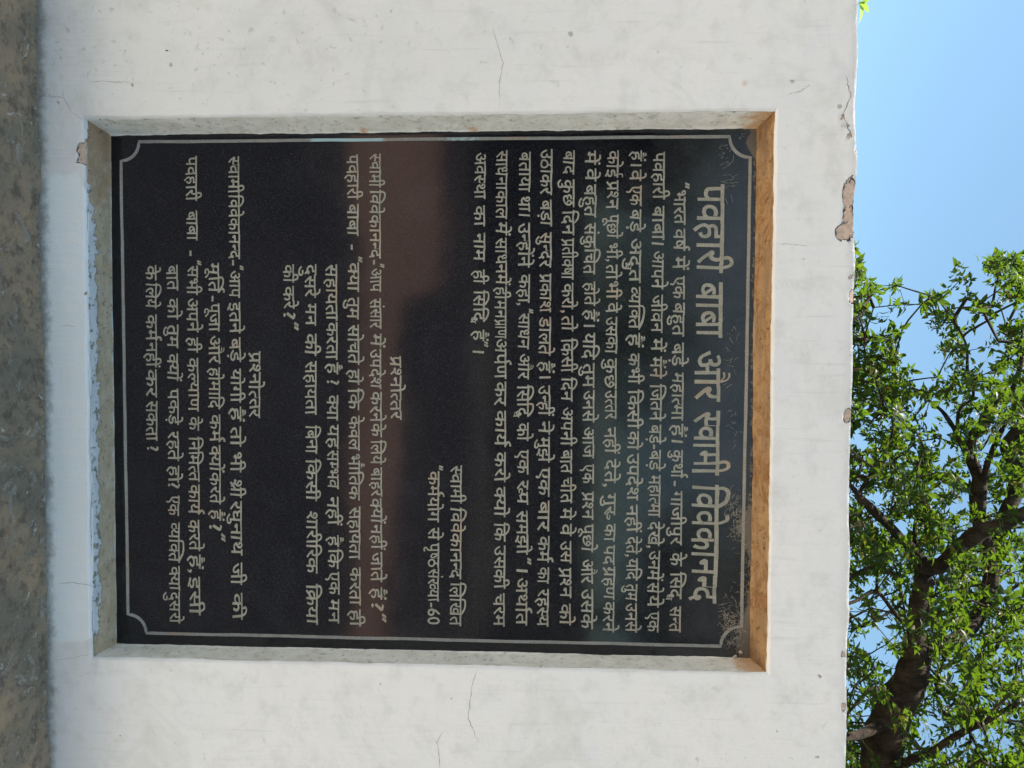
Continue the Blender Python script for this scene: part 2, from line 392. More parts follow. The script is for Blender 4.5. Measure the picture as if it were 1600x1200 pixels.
grid(dress(band(O[2], O[3], B[2], B[3], NX, 70)))
grid(dress(band(O[3], O[0], B[3], B[0], NZ, 70)))
for x0, x1 in ((WX0, VX0), (VX1, WX1)):                # coarser stretches to either side
    s = np.linspace(x0, x1, 120)[:, None, None]; t = np.linspace(-.01, WT, 130)[None, :, None]
    P = np.concatenate([s + 0 * t, 0 * s + 0 * t, 0 * s + t], -1); grid(dress(P))
V = np.vstack(V); Fc = np.vstack(Fc).tolist()
ff = mesh('plaster_face', V, Fc, M_WHITE, wall, smooth=True, attrs=face_attrs(V[:, 0], V[:, 2]))
# core: top, ends and back of the wall
nx = 400; xs = np.linspace(WX0, WX1, nx); V = []
prof = [(.007, WT - .004), (.012, WT - .001), (.03, WT + .003), (.09, WT + .006), (.17, WT + .006), (.235, WT + .003), (.256, WT - .006), (TH, WT - .02), (TH, .6), (TH, GZ)]
for y, z in prof:
    dz = (fbm(xs * 13, xs * 0, 6) - .5) * .007 if z > WT - .03 else 0
    V.append(np.stack([xs, np.full(nx, y), np.full(nx, z) + dz], -1))
V = np.array(V).reshape(-1, 3); i = np.arange(len(V)).reshape(len(prof), nx)
Fc = np.stack([i[:-1, :-1], i[:-1, 1:], i[1:, 1:], i[1:, :-1]], -1).reshape(-1, 4).tolist()
n0 = len(V); V = np.vstack([V, [(WX0, .01, GZ), (WX1, .01, GZ)]])
Fc.append([n0] + i[:, 0].tolist()); Fc.append([n0 + 1] + i[::-1, -1].tolist())
zz = np.zeros(len(V))
mesh('wall_core', V, Fc, M_WHITE, wall, attrs=dict(chip=zz, blue=zz, foot=zz, grime_shade=zz + .6, rust=zz))
# reveals of the recess: grids from the opening to the slab with a small fillet of mortar over the slab's edge
def reveal(name, a0, a1, b0, b1, inward, mat, n=420, flake=None, rust=None, lipw=.0022):
    m_ = 26; s = np.linspace(0, 1, n)[:, None, None]; t = np.linspace(0, 1, m_)[None, :, None]
    A = np.array(a0) * (1 - s) + np.array(a1) * s; Bq = np.array(b0) * (1 - s) + np.array(b1) * s
    P = A * (1 - t) + Bq * t
    nrm = np.array(inward, float)
    q = P.copy(); t2 = t[..., 0]
    d = (fbm(q[..., 0] * 30 + q[..., 2] * 30, q[..., 1] * 30, 21) - .5) * .005 * np.sin(np.pi * np.clip(t2, 0, 1)) ** .5
    along = q[:, 0, 0] + q[:, 0, 2] * 1.3
    lw = lipw * (.3 + 2.2 * np.clip(fbm(along * 9, along * 0, 5) - .25, 0, 1) + 1.2 * (fbm(along * 60, along * 0, 8) - .4))
    lw = np.clip(lw, .0002, .02)[:, None]
    lipz = np.clip((t2 - .86) / .14, 0, 1)
    d = d * (1 - lipz) + lw * lipz ** 2
    # pull the first row slightly back behind the face's arris
    P = P + nrm * d[..., None]
    P[..., 1] += .0025 * np.clip(1 - t2 / .05, 0, 1) + .0015 * lipz
    k = np.clip(1 - t2 / .1, 0, 1)
    P[..., 0] += k * (fbm(P[..., 0] * 40, P[..., 2] * 40, 11) - .5) * .004; P[..., 2] += k * (fbm(P[..., 0] * 40, P[..., 2] * 40, 13) - .5) * .004
    i = np.arange(n * m_).reshape(n, m_)
    f = np.stack([i[:-1, :-1], i[1:, :-1], i[1:, 1:], i[:-1, 1:]], -1).reshape(-1, 4).tolist()
    X, Yv, Zv = P[..., 0].ravel(), P[..., 1].ravel(), P[..., 2].ravel(); T = np.broadcast_to(t2, P.shape[:2]).ravel()
    at_ = dict(lip=np.clip((T - .8) / .2, 0, 1) * .75, flake=flake(X, Zv, T) if flake else 0 * X, rust=rust(X, Zv, T) if rust else 0 * X)
    return mesh(name, P.reshape(-1, 3), f, mat, wall, smooth=True, attrs=at_)
A_ = [(OX0, .002, OZ0), (OX1, .002, OZ0), (OX1, .002, OZ1), (OX0, .002, OZ1)]
I_ = [(IX0, SY + .002, IZ0), (IX1, SY + .002, IZ0), (IX1, SY + .002, IZ1), (IX0, SY + .002, IZ1)]
def sill_flake(X, Z, T):
    f = np.clip(1.15 - T * 2.3, 0, 1.1) * np.clip((X + .30) / .10, .45, 1) * np.clip((.49 - X) / .05, .2, 1)
    return f + .18 * np.clip((.40 - np.abs(X - .05)) / .3, 0, 1) * (T < .8)
reveal('recess_sill', A_[0], A_[1], I_[0], I_[1], (0, 0, 1), M_SILL, flake=sill_flake,
       rust=lambda X, Z, T: np.clip((-.20 - X) / .10, 0, .62) + .25 * np.clip((-.33 - X) / .03, 0, 1))
jr = lambda X, Z, T: np.clip((Z - 1.085) / .06, 0, 1) * .9 + np.clip((.13 - Z) / .04, 0, 1) * .25
def jr_left(X, Z, T):
    r = jr(X, Z, T)
    for px in (735, 555): 
        z = on_plane(px, 195)[2]; r = np.maximum(r, .75 * np.clip(1 - np.abs(Z - z) / .018, 0, 1) * np.clip((T - .5) * 3, 0, 1))
    return r
reveal('recess_side', A_[3], A_[0], I_[3], I_[0], (1, 0, 0), M_JAMB, rust=jr_left, lipw=.0042)
reveal('recess_side', A_[1], A_[2], I_[1], I_[2], (-1, 0, 0), M_JAMB, rust=jr, lipw=.0030)
o = reveal('recess_soffit', A_[2], A_[3], I_[2], I_[3], (0, 0, -1), M_SOFFIT, lipw=.004)
o['label'] = 'ochre brown stained underside of the recess'

# cracks: shallow dark fissures in the plaster, each a thin jagged strip
M_CRACK = mat_simple('crack shadowless grit', (.20, .18, .15), (.30, .28, .25), 200, bump=.0005)
def crack(pts, wpx=1.1, soft=False):
    P = [on_plane(*p) for p in pts]; pts2 = []
    for a, b in zip(P[:-1], P[1:]):
        L = np.linalg.norm(b - a); k = max(2, int(L / .004))
        for j in range(k):
            q = a + (b - a) * j / k; pts2.append(q + np.array([random.gauss(0, .0006), 0, random.gauss(0, .0006)]))
    pts2.append(P[-1]); pts2 = np.array(pts2); n = len(pts2); V = []; F_ = []
    for j, q in enumerate(pts2):
        d = pts2[min(j + 1, n - 1)] - pts2[max(j - 1, 0)]; d = d / (np.linalg.norm(d) + 1e-9); nn = np.array([-d[2], 0, d[0]])
        wd = wpx * .00038 * (.35 + .9 * random.random()) * min(1, 4 * min(j + .3, n - j) / n + .2)
        base_y = (fbm(q[0] * 5, q[2] * 5) - .5) * .006 * np.clip(max(OX0 - q[0], q[0] - OX1, OZ0 - q[2], q[2] - OZ1) / .05, 0, 1) + (fbm(q[0] * 30, q[2] * 30, 9) - .5) * .0016
        q = np.array([q[0], base_y - .0004, q[2]]); V += [q + nn * wd, q - nn * wd]
        if j: F_.append((2*j-2, 2*j-1, 2*j+1, 2*j))
    mesh('crack', V, F_, M_CRACK, wall)
crack([(1322, 118), (1330, 150), (1320, 170), (1318, 182), (1324, 196), (1331, 214)], 2.0)
crack([(768, 40), (780, 78), (786, 100), (780, 128), (781, 172)], .9)
crack([(746, 1045), (738, 1068), (735, 1092), (731, 1122), (748, 1160)], .9)
crack([(692, 1142), (683, 1160), (686, 1180), (687, 1200)], .9)
crack([(62, 142), (72, 150), (98, 152), (104, 160), (112, 175), (134, 190)], .8)
crack([(134, 118), (140, 128), (170, 128), (205, 129)], .7)
crack([(95, 508), (118, 510)], .6); crack([(90, 912), (110, 910), (145, 915)], .9)
crack([(1232, 148), (1252, 142), (1266, 132)], .8); crack([(1215, 380), (1262, 384)], .6)
crack([(88, 1032), (140, 1022)], .5)

# small sprig growing out of the top of the wall, far left
spr = tag(empty('weed_sprig', tuple(on_plane(1340, 4, .03))), 'tiny bright green weed sprouting from the top of the wall at its far left', 'weed')
def leaf_geo(L, W, fold=.25, droop=.25):
    v = [(0, 0, 0), (L*.35, W*.5, L*.03+fold*W*.5), (L*.35, -W*.5, L*.03+fold*W*.5), (L*.38, 0, 0), (L*.72, W*.36, -droop*L*.3+fold*W*.3), (L*.72, -W*.36, -droop*L*.3+fold*W*.3), (L*.72, 0, -droop*L*.35), (L, 0, -droop*L)]
    f = [(0, 3, 1), (0, 2, 3), (1, 3, 6, 4), (3, 2, 5, 6), (4, 6, 7), (6, 5, 7)]
    return np.array(v, float), f
def rotm(yaw, pitch, roll=0):
    return np.array(Matrix.Rotation(yaw, 3, 'Z') @ Matrix.Rotation(-pitch, 3, 'Y') @ Matrix.Rotation(roll, 3, 'X'))
for (yaw, pitch, L, dz) in ((.3, .35, .030, .002), (-.5, .75, .026, .0), (2.6, .5, .024, .002), (-2.0, .9, .022, .004)):
    v, f = leaf_geo(L, L * .45); v = v @ rotm(yaw, pitch).T; v[:, 2] += dz
    mesh('leaf', v, f, M_LEAF_FAR, spr, smooth=True)

# ---------------------------------------------------------------- the inscribed slab
slab = tag(empty('granite_plaque', (0, SY, .6)), 'polished black granite plaque with cream Hindi inscription, set in the wall recess', 'plaque')
def sub(o): o.location = tuple(-np.array(slab.location)); return o     # vertices are given in world metres
nx, nz = 90, 110; hx0, hx1, hz0, hz1 = -.378, .4835, .079, 1.150
XX, ZZ = np.meshgrid(np.linspace(hx0, hx1, nx), np.linspace(hz0, hz1, nz), indexing='ij')
V = np.stack([XX, np.full_like(XX, SY), ZZ], -1).reshape(-1, 3); i = np.arange(nx * nz).reshape(nx, nz)
Fc = np.stack([i[:-1, :-1], i[1:, :-1], i[1:, 1:], i[:-1, 1:]], -1).reshape(-1, 4).tolist()
n0 = len(V); V = np.vstack([V, [(hx0, SY + .018, hz0), (hx1, SY + .018, hz0), (hx1, SY + .018, hz1), (hx0, SY + .018, hz1)]])
for a, b, e in ((0, 1, i[:, 0]), (1, 2, i[-1, :]), (2, 3, i[::-1, -1]), (3, 0, i[0, ::-1])): Fc.append([n0 + b, n0 + a] [::1] + e.tolist())
Fc.append([n0 + 3, n0 + 2, n0 + 1, n0])
X, Zv = V[:, 0], V[:, 2]
dust = np.clip((Zv - .80) / .30, 0, 1) * .9
web = np.clip(1 - np.hypot((X - .45) / .09, (Zv - 1.12) / .05), 0, 1) + np.clip(1 - np.hypot((X - .27) / .07, (Zv - 1.125) / .03), 0, 1) + .8 * np.clip((Zv - 1.125) / .015, 0, 1)
web = web + np.clip(1 - np.hypot((X + .35) / .03, (Zv - 1.135) / .02), 0, 1)
sub(mesh('slab', V, Fc, M_GRANITE, slab, attrs=dict(dust=dust, web=web)))
YF = SY - .0002

# border line with concave corners
TL, TR, BL, BR = (1173, 213), (1158, 1010), (189, 222), (201, 988)      # corner points of the border's rectangle in the photo
def P2(p): q = on_plane(p[0], p[1], SY); return np.array([q[0], q[2]])
cn = [P2(BL), P2(BR), P2(TR), P2(TL)]; stripe = []
for k in range(4):
    c = cn[k]; a = cn[k - 1] - c; b = cn[(k + 1) % 4] - c; a /= np.linalg.norm(a); b /= np.linalg.norm(b); r = .031 if k < 2 else .033
    for j in range(11):
        th = j / 10 * math.pi / 2; stripe.append(c + r * (a * math.cos(th) + b * math.sin(th)))
    nxt = cn[(k + 1) % 4]; s0 = stripe[-1]; e0 = nxt - b * r
    for j in range(1, 60): stripe.append(s0 + (e0 - s0) * j / 60)
stripe = np.array(stripe); n = len(stripe); V, Fc = [], []
d = np.roll(stripe, -1, 0) - np.roll(stripe, 1, 0); d /= np.linalg.norm(d, axis=1)[:, None]; nn = np.stack([-d[:, 1], d[:, 0]], -1)
hw = .0025 * (1 + .25 * (fbm(stripe[:, 0] * 60, stripe[:, 1] * 60) - .5))[:, None]; wob = ((fbm(stripe[:, 0] * 12, stripe[:, 1] * 12, 3) - .5) * .0016)[:, None]
A = stripe + nn * (wob + hw); Bp = stripe + nn * (wob - hw)
for k in range(n):
    for q, y in ((A[k], YF), (A[k], YF - .0006), (Bp[k], YF - .0006), (Bp[k], YF)): V.append((q[0], y, q[1]))
for k in range(n):
    l = (k + 1) % n
    for a in range(3): Fc.append((4*k+a, 4*k+a+1, 4*l+a+1, 4*l+a))
V = np.array(V)
z5, z6 = on_plane(480, 222, SY)[2], on_plane(600, 222, SY)[2]; z7, z8 = on_plane(690, 222, SY)[2], on_plane(750, 222, SY)[2]
spl = (V[:, 0] < -.35) * (((V[:, 2] > z5) & (V[:, 2] < z6)) * .9 + ((V[:, 2] > z7) & (V[:, 2] < z8)) * .6)
sub(mesh('border_line', V, Fc, M_BORDER, slab, attrs=dict(splash=spl)))

